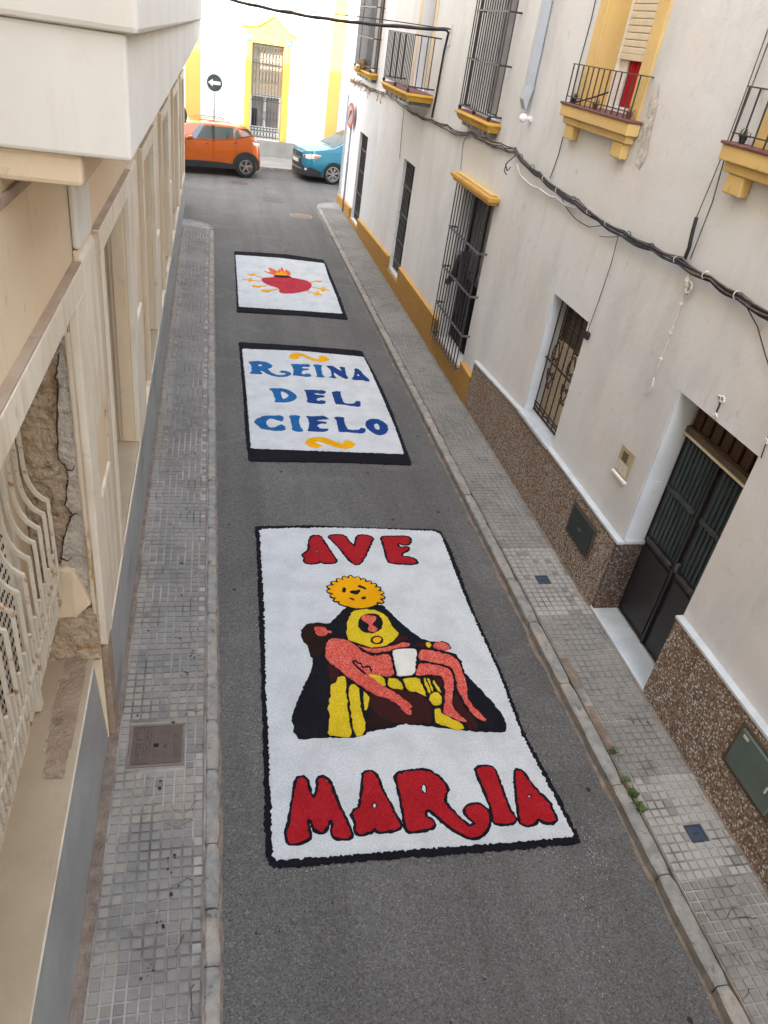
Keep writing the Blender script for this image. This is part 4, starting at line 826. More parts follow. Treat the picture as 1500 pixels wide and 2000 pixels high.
Mb().tube([(4.07, 25.40, .1), (4.07, 25.40, 3.2)], .022).build('corner_pipe', 'pvc', H2)
Mb().tube([(4.07, 25.15, .35), (4.07, 25.15, 2.9)], .014).build('corner_pipe', 'pvc', H2)

# ================================================================== cream building on the left
sh = lambda y: -.0155 * (max(min(y, 30), -9) - 5)
LB = thing('building', 'cream building with off white window surrounds, peeling plaster and a long solid balcony', 'building', loc=(-.74, 8, 0))
XL = -.74
BAYS = [(5.19, 7.45, 5.34, 7.12), (8.79, 10.75, 8.93, 10.50), (12.38, 14.68, 12.53, 14.38), (16.36, 18.95, 16.52, 18.62), (20.62, 23.15, 20.78, 22.84)]
holes = [(1.0, 4.10, -.4, 3.52)] + [(a, b, 1.10, 3.52) for _, _, a, b in BAYS]
mb = wall_holes(Mb(), XL, -22, 23.3, -.4, 13.0, holes, -.36)
mb.box(-40, -1.12, -22, 23.28, -.4, 12.95); mb.quad((XL, 23.3, -.4), (-40, 23.3, -.4), (-40, 23.3, 13.0), (XL, 23.3, 13.0)); mb.quad((XL, -22, -.4), (-40, -22, -.4), (-40, -22, 13.0), (XL, -22, 13.0)); mb.quad((XL, -22, 13.0), (XL, 23.3, 13.0), (-40, 23.3, 13.0), (-40, -22, 13.0))  # unseen height and deep block, sized to keep sun off street and lower far facade
mb.build('wall', 'lwall', LB, shear=sh, fix=False)
def surround(y0, y1, a, b, low=1.055):
    s = Mb().box(-.739, -.69, y0, y1, 3.525, 3.68).box(-.739, -.69, y0, a, low, 3.524).box(-.739, -.69, b, y1, low, 3.524).build('window_surround', 'frame', LB, bevel=.006, shear=sh)
    bx(-.739, -.694, y0 + .004, y1 - .004, 3.681, 3.69).build('dusty_top', 'frame_top', s, shear=sh)
    bx(-.7385, -.697, y0 - .008, y0 - .0005, low, 3.67).build('flaking_edge', 'lwall_peel', s, shear=sh)
    return s
for i, (y0, y1, a, b) in enumerate(BAYS):
    surround(y0, y1, a, b)
    # pilaster beyond each opening: blocks above and below, slimmer shaft between
    p0, p1 = y1 + .003, min(y1 + .62, 23.28)
    if p1 - p0 > .2:
        p = bx(-.739, -.722, p0 + .03, p1 - .03, 1.05, 3.68).build('pilaster', 'frame', LB, shear=sh)
        bx(-.739, -.693, p0, p1, 2.97, 3.675).build('block', 'frame', p, bevel=.02, shear=sh); bx(-.739, -.693, p0, p1, 1.05, 2.29).build('block', 'frame', p, bevel=.02, shear=sh)
    # deep sill, closed shutters at the back of the niche, a narrow stop on its far cheek
    bx(-1.09, -.70, a + .002, b - .002, 1.06, 1.115).build('window_sill', 'sill', LB, bevel=.008, shear=sh)
    wd = bx(-1.085, -1.07, a + .002, b - .002, 1.12, 3.51).build('window', 'glass', LB, shear=sh)
    f = Mb()
    for q in (a + .002, (a + b) / 2 - .04, b - .082): f.box(-1.069, -1.03, q, q + .08, 1.118, 3.51)
    for z in (1.118, 2.3, 3.43): f.box(-1.069, -1.035, a + .002, b - .002, z, z + .08)
    f.build('window_frame', 'frame', wd, shear=sh)
    bx(-.86, -.745, b - .022, b - .001, 1.118, 3.515).build('cheek_moulding', 'lwall', LB, bevel=.006, shear=sh)
    bx(-.905, -.885, b - .015, b - .001, 1.118, 3.515).build('cheek_moulding', 'sill', LB, shear=sh)
# grooved pilaster between the broken bay and the first whole one
p = bx(-.739, -.715, 4.42, 5.02, 1.05, 3.74).build('pilaster', 'lwall', LB, shear=sh, bevel=.01)
bx(-.739, -.690, 4.45, 4.97, 2.62, 3.70).build('block', 'frame', p, bevel=.03, shear=sh); bx(-.739, -.695, 4.45, 4.97, 1.05, 2.10).build('block', 'frame', p, bevel=.03, shear=sh)
bx(-.739, -.70, 4.97, 5.16, 1.05, 3.66).build('flaking_edge', 'lwall_peel', p, shear=sh)
bx(-.739, -.695, 4.43, 4.93, 3.74, 4.37).build('bracket', 'box', LB, bevel=.02, shear=sh)
bx(-.739, -.722, 1.0, 4.42, 4.245, 4.285).build('dusty_moulding', 'frame_top', LB, shear=sh)
s = Mb().box(-.739, -.69, .6, 4.40, 3.525, 3.68).box(-.739, -.69, 4.115, 4.40, 1.055, 3.524).build('window_surround', 'frame', LB, bevel=.006, shear=sh)
bx(-.739, -.694, .6, 4.396, 3.681, 3.69).build('dusty_top', 'frame_top', s, shear=sh)
# marble dado with a grooved capping
bx(-.739, -.703, 4.33, 23.32, -.02, .985).build('dado', 'dado', LB, bevel=.004, shear=lambda y: sh(y) * .5)
for (x1, z0, z1) in ((-.695, .986, 1.006), (-.70, 1.008, 1.026), (-.692, 1.028, 1.05)):
    bx(-.739, x1, 4.33, 23.31, z0, z1).build('dado_capping', 'frame', LB, bevel=.004, shear=lambda y: sh(y) * .5)
bx(-.739, -.695, 4.12, 4.33, .10, 1.03).build('dado_end', 'rough_sill', LB, bevel=.01)
Mb().hexa([(-1.09, .6, 0), (-.742, .6, 0), (-.742, 4.115, 0), (-1.09, 4.115, 0), (-1.09, .6, .93), (-.80, .6, .93), (-.80, 4.115, .93), (-1.09, 4.115, .93)]).build('dado', 'dado', LB)
for (x1, z0, z1) in ((-.783, .931, .945), (-.79, .947, .962), (-.784, .964, .985)):
    bx(-1.09, x1, .6, 4.112, z0, z1).build('dado_capping', 'frame', LB, bevel=.004)

def rough(poly, fn, cell, amp, seed=0, base=0):
    """broken surface: a displaced grid kept inside the outline"""
    def inside(x, y):
        c = False; n = len(poly)
        for i in range(n):
            (x0, y0), (x1, y1) = poly[i], poly[i - 1]
            if (y0 > y) != (y1 > y) and x < (x1 - x0) * (y - y0) / (y1 - y0) + x0: c = not c
        return c
    xs = [p[0] for p in poly]; ys = [p[1] for p in poly]; mb = Mb(); idx = {}
    nx = int((max(xs) - min(xs)) / cell) + 1; ny = int((max(ys) - min(ys)) / cell) + 1
    def vert(i, j):
        if (i, j) not in idx:
            x = min(xs) + i * cell; y = min(ys) + j * cell
            d = base + amp * (mnoise.fractal(Vector((x * 7 + seed, y * 7, seed)), 1, 2, 5) + .25 * mnoise.noise(Vector((x * 45, y * 45, seed))))
            idx[i, j] = len(mb.v); mb.v.append(fn(x + random.uniform(-.3, .3) * cell, y + random.uniform(-.3, .3) * cell, d))
        return idx[i, j]
    for i in range(nx):
        for j in range(ny):
            if inside(min(xs) + (i + .5) * cell, min(ys) + (j + .5) * cell): mb.f.append((vert(i, j), vert(i + 1, j), vert(i + 1, j + 1), vert(i, j + 1)))
    return mb
jf = lambda a, b, d: (a, 4.06 - d, b)
crack = [(-.79, 3.30), (-.818, 3.169), (-.811, 3.108), (-.844, 2.82), (-.855, 2.651), (-.811, 2.583), (-.814, 2.494), (-.849, 2.329), (-.812, 2.254), (-.858, 2.138), (-.885, 2.039), (-.913, 1.877)]
bx(-1.09, -.742, 4.09, 4.10, .95, 3.52).build('jamb_core', 'broken_ochre', LB)
gp = []
for (p, q) in zip(crack, crack[1:]):
    for i in range(5): t = i / 5; gp.append((p[0] + (q[0] - p[0]) * t + random.gauss(0, .003), 4.06 - .030 - random.uniform(0, .012), p[1] + (q[1] - p[1]) * t))
Mb().tube(gp, [random.uniform(.0025, .007) for _ in gp], 5).build('gap', 'gap_brown', LB)
for pts in ([(-.81, 2.58), (-.785, 2.575), (-.765, 2.61)], [(-.812, 2.254), (-.79, 2.27), (-.77, 2.255)], [(-.905, 1.92), (-.87, 1.90), (-.84, 1.93)]):
    Mb().tube([(x, 4.018, z) for x, z in pts], [.006, .004, .0015], 5).build('gap', 'gap_brown', LB)
bx(-.752, -.728, 4.015, 4.085, 1.45, 3.41).build('flaking_edge', 'lwall_peel', LB, bevel=.006)
rough([(-.738, 3.41), (-.79, 3.40)] + [(a + .002, b) for a, b in crack] + [(-.92, 1.80), (-.80, 1.72), (-.742, 1.50)], jf, .0075, .018, 3, .03).build('broken_plaster', 'broken_grey', LB, fix=False, smooth=True)
rough([(-1.08, 3.2), (-.90, 3.28)] + [(a - .003, b) for a, b in crack] + [(-1.08, 1.80)], jf, .0075, .026, 9, -.004).build('broken_plaster', 'broken_ochre', LB, fix=False, smooth=True)
rough([(-1.08, 3.40), (-.742, 3.40), (-.742, 3.30), (-1.08, 3.12)], jf, .011, .018, 5, .012).build('broken_plaster', 'broken_grey', LB, fix=False, smooth=True)
Mb().prism([(-1.07, 3.52), (-.742, 3.52), (-.742, 3.415), (-.86, 3.40), (-1.07, 3.42)], jf, (-.01, .05)).build('sound_plaster', 'lwall', LB, bevel=.004)
ch = Mb().prism([(-.95, 1.86), (-.835, 1.83), (-.798, 1.72), (-.753, 1.56), (-.80, 1.51), (-.85, 1.455), (-.99, 1.44)], jf, (0, .075)).build('sound_plaster', 'lwall', LB, bevel=.006)
bx(-.862, -.845, 3.972, 3.985, 1.46, 1.83).build('plaster_ridge', 'lwall', ch)
rough([(-1.09, 1.45), (-.742, 1.50), (-.742, .99), (-1.09, .99)], jf, .014, .03, 12, .02).build('broken_plaster', 'broken_ochre', LB, fix=False, smooth=True)
# ledge of the broken bay: smooth sandy strip behind, worn brown strip in front
bx(-1.09, -.785, .6, 4.09, .986, 1.0).build('ledge', 'sill', LB, bevel=.004)
lf = lambda a, b, d: (a, b, 1.0 + d)
rough([(-.965, 4.06), (-.815, 4.06), (-.815, 3.9), (-.82, 3.45), (-.83, 3.05), (-.94, 3.05), (-.955, 3.2), (-.975, 3.5)], lf, .012, .010, 4, .008).build('worn_ledge', 'rough_sill', LB, fix=False, smooth=True)
rough([(-.985, 4.06), (-.965, 4.06), (-.972, 3.5), (-.955, 3.2), (-.945, 3.05), (-.965, 3.05), (-.985, 3.3)], lf, .008, .016, 6, .003).build('crack_rubble', 'broken_ochre', LB, fix=False)
wf = lambda a, b, d: (4.0985 - d, a, b)
rough([(7.44, 4.86), (7.36, 4.92), (7.28, 4.78), (7.24, 4.5), (7.2, 4.3), (7.26, 4.18), (7.36, 4.22), (7.40, 4.36), (7.45, 4.45)], wf, .012, .006, 21, .003).build('plaster_scar', 'scar', H1, fix=False, smooth=True)
# louvred shutter and swollen grille of the broken bay
wd = bx(-1.10, -1.085, 1.0, 4.09, 1.0, 3.52).build('window', 'lwall', LB)
first = None
for i in range(32):
    z = 1.12 + i * .072
    if first is None: first = Mb().hexa([(-1.084, 1.1, z), (-1.058, 1.1, z - .012), (-1.058, 3.56, z - .012), (-1.084, 3.56, z), (-1.084, 1.1, z + .06), (-1.066, 1.1, z + .06), (-1.066, 3.56, z + .06), (-1.084, 3.56, z + .06)]).build('slat', 'frame', wd); zf = z
    else: inst(first, wd, (0, 0, z - zf))
slots = Mb()
for i in range(32):
    z = 1.12 + i * .072
    for k in range(44): y = 1.9 + k * .036; slots.box(-1.060, -1.0575, y, y + .016, z + .006, z + .034)
slots.build('slot_row', 'crack', wd, kind='stuff', fix=False)
bx(-1.084, -1.04, 3.565, 3.63, 1.02, 3.5).build('window_frame', 'frame', wd)
gr = bx(-.908, -.893, 1.2, 3.90, 1.885, 1.915).build('window_grille', 'grille_cream', LB, bevel=.004)
prof = [(-1.005, 3.5), (-1.005, 2.72), (-1.0, 2.64), (-.985, 2.575), (-.955, 2.515), (-.92, 2.48), (-.903, 2.472), (-.9, 2.455), (-.9, 1.80), (-.905, 1.70), (-.93, 1.635), (-.97, 1.61), (-1.0, 1.61)]
first = None; first2 = None
for k in range(19):
    y = 3.85 - k * .137
    if first is None: first = Mb().tube([(a, y, b) for a, b in prof], .0145, 4).build('bar', 'grille_cream', gr); 
    else: inst(first, gr, (0, -k * .137, 0))
    if first2 is None: first2 = Mb().tube([(-.9, y - .068, 2.13), (-.9, y - .068, 1.80), (-.905, y - .068, 1.70), (-.93, y - .068, 1.64), (-.99, y - .068, 1.615)], .013, 4).build('short_bar', 'grille_cream', gr)
    else: inst(first2, gr, (0, -k * .137, 0))
# long solid balcony overhead with a projecting coping
bal = bx(-.745, -.272, 3.0, 23.35, 4.449, 4.838).build('balcony', 'box', LB, bevel=.014, shear=sh)
bx(-.745, -.447, 3.05, 23.3, 4.335, 4.448).build('soffit_step', 'lwall', bal, bevel=.02, shear=sh)
bx(-.745, -.227, 2.965, 23.42, 4.839, 5.25).build('coping', 'box', bal, bevel=.02, shear=sh)
bx(-.745, -.21, 2.95, 23.45, 5.251, 5.275).build('coping_tile', 'red_tile', bal, bevel=.008, shear=sh)

# ================================================================== sunlit building across the far street
FB = thing('building', 'sunlit white building with pale yellow pilasters and a pedimented barred window', 'building', loc=(2, 32.6, 0))
YF = 32.6
mb = Mb(); wx0, wx1, wz0, wz1 = 1.48, 2.66, .72, 3.92
for (a, b, c, d) in ((-22, wx0, 0, 9), (wx1, 32, 0, 9), (wx0, wx1, 0, wz0), (wx0, wx1, wz1, 9)): mb.quad((a, YF, c), (b, YF, c), (b, YF, d), (a, YF, d))
D = YF + .24
mb.quad((wx0, YF, wz0), (wx0, D, wz0), (wx0, D, wz1), (wx0, YF, wz1)); mb.quad((wx0, YF, wz1), (wx0, D, wz1), (wx1, D, wz1), (wx1, YF, wz1)); mb.quad((wx0, YF, wz0), (wx1, YF, wz0), (wx1, D, wz0), (wx0, D, wz0))
mb.box(-22, 32, D + .05, 44, 0, 9); mb.quad((-22, YF, 9), (32, YF, 9), (32, D + .06, 9), (-22, D + .06, 9))
mb.build('wall', 'far_white', FB, fix=False)
bx(2.646, 2.659, YF - .03, D, wz0, wz1).build('reveal', 'far_orange', FB)
bx(-22, 32, YF - .06, YF - .002, 0, .70).build('plinth', 'far_grey', FB, bevel=.01)
for (a, b) in ((-.92, -.40), (4.41, 4.86), (-7.5, -7.0), (10.2, 10.7)): bx(a, b, YF - .07, YF - .002, .705, 6.05).build('pilaster', 'far_orange', FB, bevel=.01)
bx(-22, 32, YF - .10, YF - .002, 6.06, 6.2).build('cornice', 'far_yellow', FB, bevel=.02); bx(-22, 32, YF - .16, YF - .002, 6.201, 6.28).build('cornice', 'far_white', FB, bevel=.02)
for (a, b) in ((-.395, 1.10), (3.08, 4.405), (-6.9, -.925), (4.87, 10.1)):
    z = .72
    while z < 5.9:
        bx(a, b, YF - .022, YF - .002, z, z + .352).build('stone_course', 'far_white', FB, bevel=.008); z += .37
for (a, b) in ((1.25, 1.475), (2.665, 2.90)):
    p = bx(a, b, YF - .06, YF - .002, .705, 3.95).build('window_surround', 'far_yellow', FB, bevel=.008)
    bx(a + .07, b - .07, YF - .075, YF - .061, .74, 3.90).build('fillet', 'far_yellow', p, bevel=.004)
for (a, b) in ((1.24, 1.44), (2.72, 2.92)):
    t = bx(a, b, YF - .085, YF - .002, 3.955, 4.135).build('glazed_tile', 'blue_glaze', FB, bevel=.004)
    c0, c1 = (a + b) / 2, 4.045
    for q in (-1, 1): Mb().bar((c0 - .07, YF - .089, c1 - .06 * q), (c0 + .07, YF - .089, c1 + .06 * q), .022, .006).build('star_ray', 'white', t)
    Mb().lathe((c0, YF - .085, c1), (0, -1, 0), [(0, .035), (.010, .033)], 8).build('star_heart', 'white', t)
ped = [(1.42, 3.93), (2.70, 3.93), (2.70, 4.14), (2.96, 4.16), (3.06, 4.24), (3.06, 4.28), (2.80, 4.34), (2.52, 4.55), (2.22, 4.80), (1.92, 4.60), (1.66, 4.44), (1.40, 4.41), (1.10, 4.42), (1.10, 4.37), (1.22, 4.30), (1.25, 4.14), (1.42, 4.14)]
p = Mb().prism(ped, lambda a, b, d: (a, YF - d, b), (.002, .07)).build('pediment', 'far_yellow', FB)
Mb().tube([(1.08, YF - .08, 4.40), (1.42, YF - .08, 4.42), (1.68, YF - .08, 4.46), (1.94, YF - .08, 4.63), (2.22, YF - .08, 4.82), (2.54, YF - .08, 4.57), (2.82, YF - .08, 4.36), (3.08, YF - .08, 4.27)], .035, 8).build('moulding', 'far_yellow', p)
e = Mb(); ex, ez = 2.06, 4.33
for q in ([(-.0, .16), (0, .02)], [(-.05, .13), (.05, .13)], [(-.13, -.02), (0, .06)], [(.13, -.02), (0, .06)], [(-.14, -.05), (-.02, -.07)], [(.02, -.07), (.14, -.05)], [(-.12, .05), (-.1, .08)], [(.12, .05), (.1, .08)]):
    e.bar((ex + q[0][0], YF - .074, ez + q[0][1]), (ex + q[1][0], YF - .074, ez + q[1][1]), .012, .008)
e.tube([(ex + .025 * math.cos(t * .785), YF - .074, ez + .18 + .025 * math.sin(t * .785)) for t in range(8)], .006, 4, True); e.build('emblem', 'iron_far', p, fix=False)
wd = bx(wx0, wx1, D + .0, D + .03, wz0, wz1).build('window', 'pane_grey', FB)
first = None
for i in range(27):
    z = 2.27 + i * .061
    if first is None: first = bx(wx0 + .01, wx1 - .02, D - .03, D - .004, z, z + .057).build('slat', 'far_blind', wd, bevel=.008); zf = z
    else: inst(first, wd, (0, 0, z - zf))
f = Mb()
for a in (wx0 + .002, 2.0, wx1 - .08): f.box(a, a + .075, D - .05, D - .002, 1.06, 2.26)
for z in (1.06, 2.18): f.box(wx0, wx1 - .02, D - .055, D - .003, z, z + .08)
f.box(wx0, wx1, D - .06, D - .002, .72, 1.05); f.build('window_frame', 'white', wd)
bx(wx0 + .08, 1.75, D - .02, D - .005, 1.15, 1.75).build('pane', 'glass', wd)
gr = bx(wx0 + .01, wx1 - .05, YF - .005, YF + .012, .787, .813).build('window_grille', 'iron_far', FB); first = None
for z in (1.02, 1.12, 2.05, 2.25, 3.28, 3.45, 3.85): bx(wx0 + .01, wx1 - .05, YF - .005, YF + .012, z - .013, z + .013).build('cross_bar', 'iron_far', gr)
NX = 9; dx = (wx1 - .10 - wx0) / NX
for i in range(NX):
    xx = wx0 + .06 + i * dx
    if first is None: first = Mb().tube([(xx, YF + .003, .74), (xx, YF + .003, 3.88)], .0095, 5).build('bar', 'iron_far', gr); xf_ = xx
    else: inst(first, gr, (xx - xf_, 0, 0))
def oval(xc, zc, rx, rz): return Mb().tube([(xc + rx * math.cos(t * .5236), YF + .003, zc + rz * math.sin(t * .5236)) for t in range(12)], .008, 4, True)
for i in range(NX - 1):
    xc = wx0 + .06 + (i + .5) * dx
    for zc, rz in ((3.66, .17), (3.36, .07), (1.07, .04), (.91, .09), (2.15, .08)):
        oval(xc, zc, dx * .40, rz).build('ring', 'iron_far', gr, fix=False)
    if i not in (1,): oval(xc, 2.85, dx * .42, .20).build('ring', 'iron_far', gr, fix=False)
    if i > 2: oval(xc, 1.55, dx * .42, .18).build('ring', 'iron_far', gr, fix=False)
# ================================================================== carpets of dyed sawdust and salt on the road
def resample(poly, seg, jit, smooth=1):
    pts = []
    n = len(poly)
    P = [Vector((a, b, 0)) for a, b in poly]
    for _ in range(smooth):                       # one round of corner cutting: hand-poured edges are soft
        Q = []
        for i in range(len(P)):
            a, b = P[i], P[(i + 1) % len(P)]
            if (b - a).length < .012: Q.append((a + b) / 2)
            else: Q += [a.lerp(b, min(.22, .03 / (b - a).length)), a.lerp(b, 1 - min(.22, .03 / (b - a).length))]
        P = Q
    for i in range(len(P)):
        a, b = P[i], P[(i + 1) % len(P)]; k = max(1, int((b - a).length / seg))
        for q in range(k):
            p = a.lerp(b, q / k); pts.append(p + Vector((random.gauss(0, jit), random.gauss(0, jit), 0)))
    return pts
def area(P): return sum(P[i - 1].x * P[i].y - P[i].x * P[i - 1].y for i in range(len(P))) / 2
def offset(poly, d):
    P = [Vector((a, b, 0)) for a, b in poly]
    if area(P) < 0: P.reverse()
    out = []
    for i in range(len(P)):
        a, b, c = P[i - 1], P[i], P[(i + 1) % len(P)]
        n1 = (b - a); n2 = (c - b)
        n1 = Vector((n1.y, -n1.x, 0)).normalized(); n2 = Vector((n2.y, -n2.x, 0)).normalized()
        nn = (n1 + n2); nn = nn.normalized() if nn.length > .2 else n1
        out.append(b + nn * d / max(.55, nn.dot(n1)))
    return [(p.x, p.y) for p in out]
def ribbon(poly, d, z):
    """poured line along a loop: a strip from just inside the loop to d outside it"""
    P = resample(poly, .016, .0)
    if area(P) < 0: P.reverse()
    n = len(P); mb = Mb(); nor = []
    for i in range(n):
        t = P[(i + 1) % n] - P[i - 1]; nor.append(Vector((t.y, -t.x, 0)).normalized())
    for i in range(n):
        q = nor[i] * (d * random.uniform(.82, 1.2)); s_ = -.008 if d > 0 else .008
        j = P[i] + Vector((random.gauss(0, .0015), random.gauss(0, .0015), 0))
        a = j + nor[i] * s_; b = j + q
        mb.v += [(a.x, a.y, z), (b.x, b.y, z + random.uniform(-.0004, .0004)), (b.x, b.y, .004)]
    for i in range(n):
        k = (i + 1) % n
        f = [(3 * i, 3 * i + 1, 3 * k + 1, 3 * k), (3 * i + 1, 3 * i + 2, 3 * k + 2, 3 * k + 1)]
        mb.f += f if d > 0 else [t[::-1] for t in f]
    return mb
def sheet(outer, hole, z, seg, jit, z0=0.0):
    O = resample(outer, seg, jit); loops = [O]
    if hole: loops.append(resample(hole, seg * .7, jit * .6))
    flat = [p for l in loops for p in l]
    tri = tessellate_polygon(loops)
    n = len(flat); mb = Mb()
    up = [(p.x, p.y, z + random.uniform(-.001, .001)) for p in flat]
    fs = []
    for t in tri:
        a, b, c = (flat[i] for i in t)
        fs.append(tuple(t) if (b - a).cross(c - a).z > 0 else tuple(reversed(t)))
    mb.add(up, fs); k = 0
    for l in loops:
        cx = sum((p for p in l), Vector()) / len(l); sg = 1 if l is O else -1
        base = []
        for p in l: base.append((p.x, p.y, z0))
        mb.v += base; b0 = len(mb.v) - len(l)
        for i in range(len(l)):
            j = (i + 1) % len(l); mb.f.append((k + i, b0 + i, b0 + j, k + j))
        k += len(l)
    return mb
TITLES = {'A': ('pieta carpet of salt and sawdust with AVE above and MARIA below in red', 'flower carpet'),
          'B': ('lettered salt carpet reading REINA DEL CIELO in blue', 'flower carpet'),
          'C': ('salt carpet with a flaming red heart pierced by seven swords', 'flower carpet')}
crumb = {}
for key, shapes in SHAPES.items():
    xs = [p[0] for p in shapes[0][4]]; ys = [p[1] for p in shapes[0][4]]
    root = thing('salt_carpet', TITLES[key][0], 'street carpet', 'carpets of coloured salt along the road', loc=(sum(xs) / len(xs), sum(ys) / len(ys), 0))
    for (name, c, lev, out, poly, hole) in shapes:
        seg = .022; jit = .0042
        if name in ('border', 'ground'): seg, jit = .016, .0055
        if name in ('face_mark', 'rib_mark', 'sword', 'thorn_band', 'sword_hilt', 'flame', 'halo', 'hand', 'face', 'heart') and key != 'C': seg, jit = .015, .002
        if key == 'C' and name not in ('border', 'ground'): seg, jit = .02, .004
        z = .009 + lev * .0035
        if out:
            ribbon(poly, out, z - .0015).build(name + '_outline', 'c_black', root, fix=False)
            if hole: ribbon(hole, -out * .42, z - .0015).build(name + '_outline', 'c_black', root, fix=False)
        sheet(poly, hole, z, seg, jit).build(name, 'c_' + c, root, fix=False)
    # loose grains strewn beyond the edge
    P = [Vector((a, b, 0)) for a, b in shapes[0][4]]; mb = Mb(); mw_ = Mb()
    for i in range(len(P)):
        a, b = P[i - 1], P[i]; k = int((b - a).length * 55); nn = Vector(((b - a).y, -(b - a).x, 0)).normalized()
        if area(P) < 0: nn = -nn
        for _ in range(k):
            p = a.lerp(b, random.random()) + nn * abs(random.gauss(0, .035)); s_ = random.uniform(.002, .0055)
            (mb if random.random() < .8 else mw_).add([(p.x - s_, p.y - s_, .001), (p.x + s_, p.y - s_ * .6, .001), (p.x + s_ * .4, p.y + s_, .001), (p.x, p.y, .001 + s_)], [(0, 1, 3), (1, 2, 3), (2, 0, 3)])
    mb.build('loose_grains', 'c_black', root, kind='stuff', fix=False); mw_.build('loose_grains', 'c_white', root, kind='stuff', fix=False)
# white salt spilt on the road beyond the nearest carpet's corner
mb = Mb()
for (cx, cy, sx, sy, n) in ((2.88, 2.80, .04, .10, 120), (2.66, 2.35, .025, .25, 50), (3.02, 3.1, .05, .1, 14), (2.5, 2.0, .03, .2, 24)):
    for _ in range(n):
        x = random.gauss(cx, sx); y = random.gauss(cy, sy); s_ = random.uniform(.0015, .0045)
        mb.add([(x - s_, y - s_, .001), (x + s_, y - s_ * .6, .001), (x + s_ * .3, y + s_, .001), (x, y, .001 + s_)], [(0, 1, 3), (1, 2, 3), (2, 0, 3)])
mb.build('spilt_salt', 'c_white', kind='stuff', fix=False)

# ================================================================== covers in the ground
def text_mesh(txt, size, depth):
    cu = bpy.data.curves.new('lettering', 'FONT'); cu.body = txt; cu.size = size; cu.extrude = depth; cu.resolution_u = 2; cu.align_x = 'LEFT'
    ob = bpy.data.objects.new('lettering', cu); me = bpy.data.meshes.new_from_object(ob)
    bpy.data.objects.remove(ob); return me
mh = thing('manhole_cover', 'rusty square iron cover lettered AGUAS DE JEREZ ALCANTARILLADO in the left pavement', 'manhole cover', 'iron covers in the ground', loc=(-.39, 3.99, .1))
x0, x1, y0, y1 = -.588, -.163, 3.785, 4.195
bx(MAN[0], MAN[1], MAN[2], MAN[3], .05, .095).build('cement_bed', 'tile_warm', mh)
f = Mb().box(x0, x1, y0, y0 + .02, .06, .104).box(x0, x1, y1 - .02, y1, .06, .104).box(x0, x0 + .02, y0 + .02, y1 - .02, .06, .104).box(x1 - .02, x1, y0 + .02, y1 - .02, .06, .104).build('frame', 'cast_worn', mh, bevel=.003)
bx(x0 + .024, x1 - .024, y0 + .024, y1 - .024, .06, .0985).build('plate', 'cast', mh)
mb = Mb()
for i in range(31):
    for j in range(30):
        x = x0 + .036 + i * .0115; y = y0 + .036 + j * .0115
        if x0 + .05 < x < x0 + .165 or (x1 - .085 < x < x1 - .055 and .05 < y - y0 < .3): continue
        mb.box(x - .0036, x + .0036, y - .0036, y + .0036, .0986, .1022)
mb.build('studs', 'cast_worn', mh, kind='stuff', fix=False)
for k, (txt, xx) in enumerate((('AGUAS DE JEREZ', x0 + .102), ('ALCANTARILLADO', x0 + .158))):
    me = text_mesh(txt, .056, .0022); me.materials.append(m['cast_worn'])
    wdt = max(v.co.x for v in me.vertices); sc = .335 / wdt
    o = bpy.data.objects.new('lettering', me); col.objects.link(o); o.parent = mh
    o.location = Vector((xx, y0 + .034, .1012)) - mh.location; o.rotation_euler = (0, 0, R(90)); o.scale = (sc, 1, 1)
bx(-.40, -.36, 3.965, 4.0, .0986, .104).build('lifting_hole', 'crack', mh, bevel=.004); bx(-.325, -.30, 3.955, 3.985, .0986, .102).build('lifting_hole', 'crack', mh)
for k, (cx, cy) in enumerate(((3.672, 5.94), (3.745, 2.80))):
    t = thing('valve_cover', ('small square water valve lid with blue centre near the metal door', 'small square water valve lid with blue centre in the pale cement nearest the camera')[k], 'valve cover', 'water valve lids in the right pavement', loc=(cx, cy, .1))
    Mb().box(-.078, .078, -.075, -.058, -.02, .003).box(-.078, .078, .058, .075, -.02, .003).box(-.078, -.061, -.058, .058, -.02, .003).box(.061, .078, -.058, .058, -.02, .003).build('frame', 'cast_dark', t, bevel=.003, local=True)
    bx(-.06, .06, -.057, .057, -.02, -.003).build('lid', 'blue_lid', t, local=True); bx(-.03, .03, -.012, .012, -.003, .001).build('grip', 'cast_dark', t, bevel=.003, local=True)
def round_cover(cx, cy, r, label, mt):
    t = thing('manhole_cover', label, 'manhole cover', 'iron covers in the ground', loc=(cx, cy, 0))
    Mb().lathe((0, 0, 0), (0, 0, 1), [(.001, r), (.007, r), (.007, r - .045), (.003, r - .05), (.003, .02)], 32).build('frame', 'cast_worn', t, local=True)
    Mb().lathe((0, 0, 0), (0, 0, 1), [(.002, r - .052), (.005, r - .055), (.005, .01)], 32).build('plate', mt, t, local=True)
    mb = Mb()
    for i in range(-5, 6):
        for j in range(-5, 6):
            if math.hypot(i, j) < 5.2: q = (r - .07) / 5.3; mb.box(i * q - .018, i * q + .018, j * q - .018, j * q + .018, .0051, .011)
    mb.build('studs', 'cast_worn', t, kind='stuff', fix=False, local=True)
round_cover(.97, 27.35, .33, 'round iron cover in the cross street in front of the orange car', 'cast_dark')
round_cover(2.66, 23.25, .33, 'round iron cover beside the right kerb near the street corner', 'cast')
t = thing('manhole_cover', 'square cover patch in the crossing between the two parked cars', 'manhole cover', 'iron covers in the ground', loc=(1.95, 25.2, 0))
Mb().box(-.32, .32, -.32, .32, .001, .006).build('plate', 'cast_dark', t, local=True, bevel=.003)

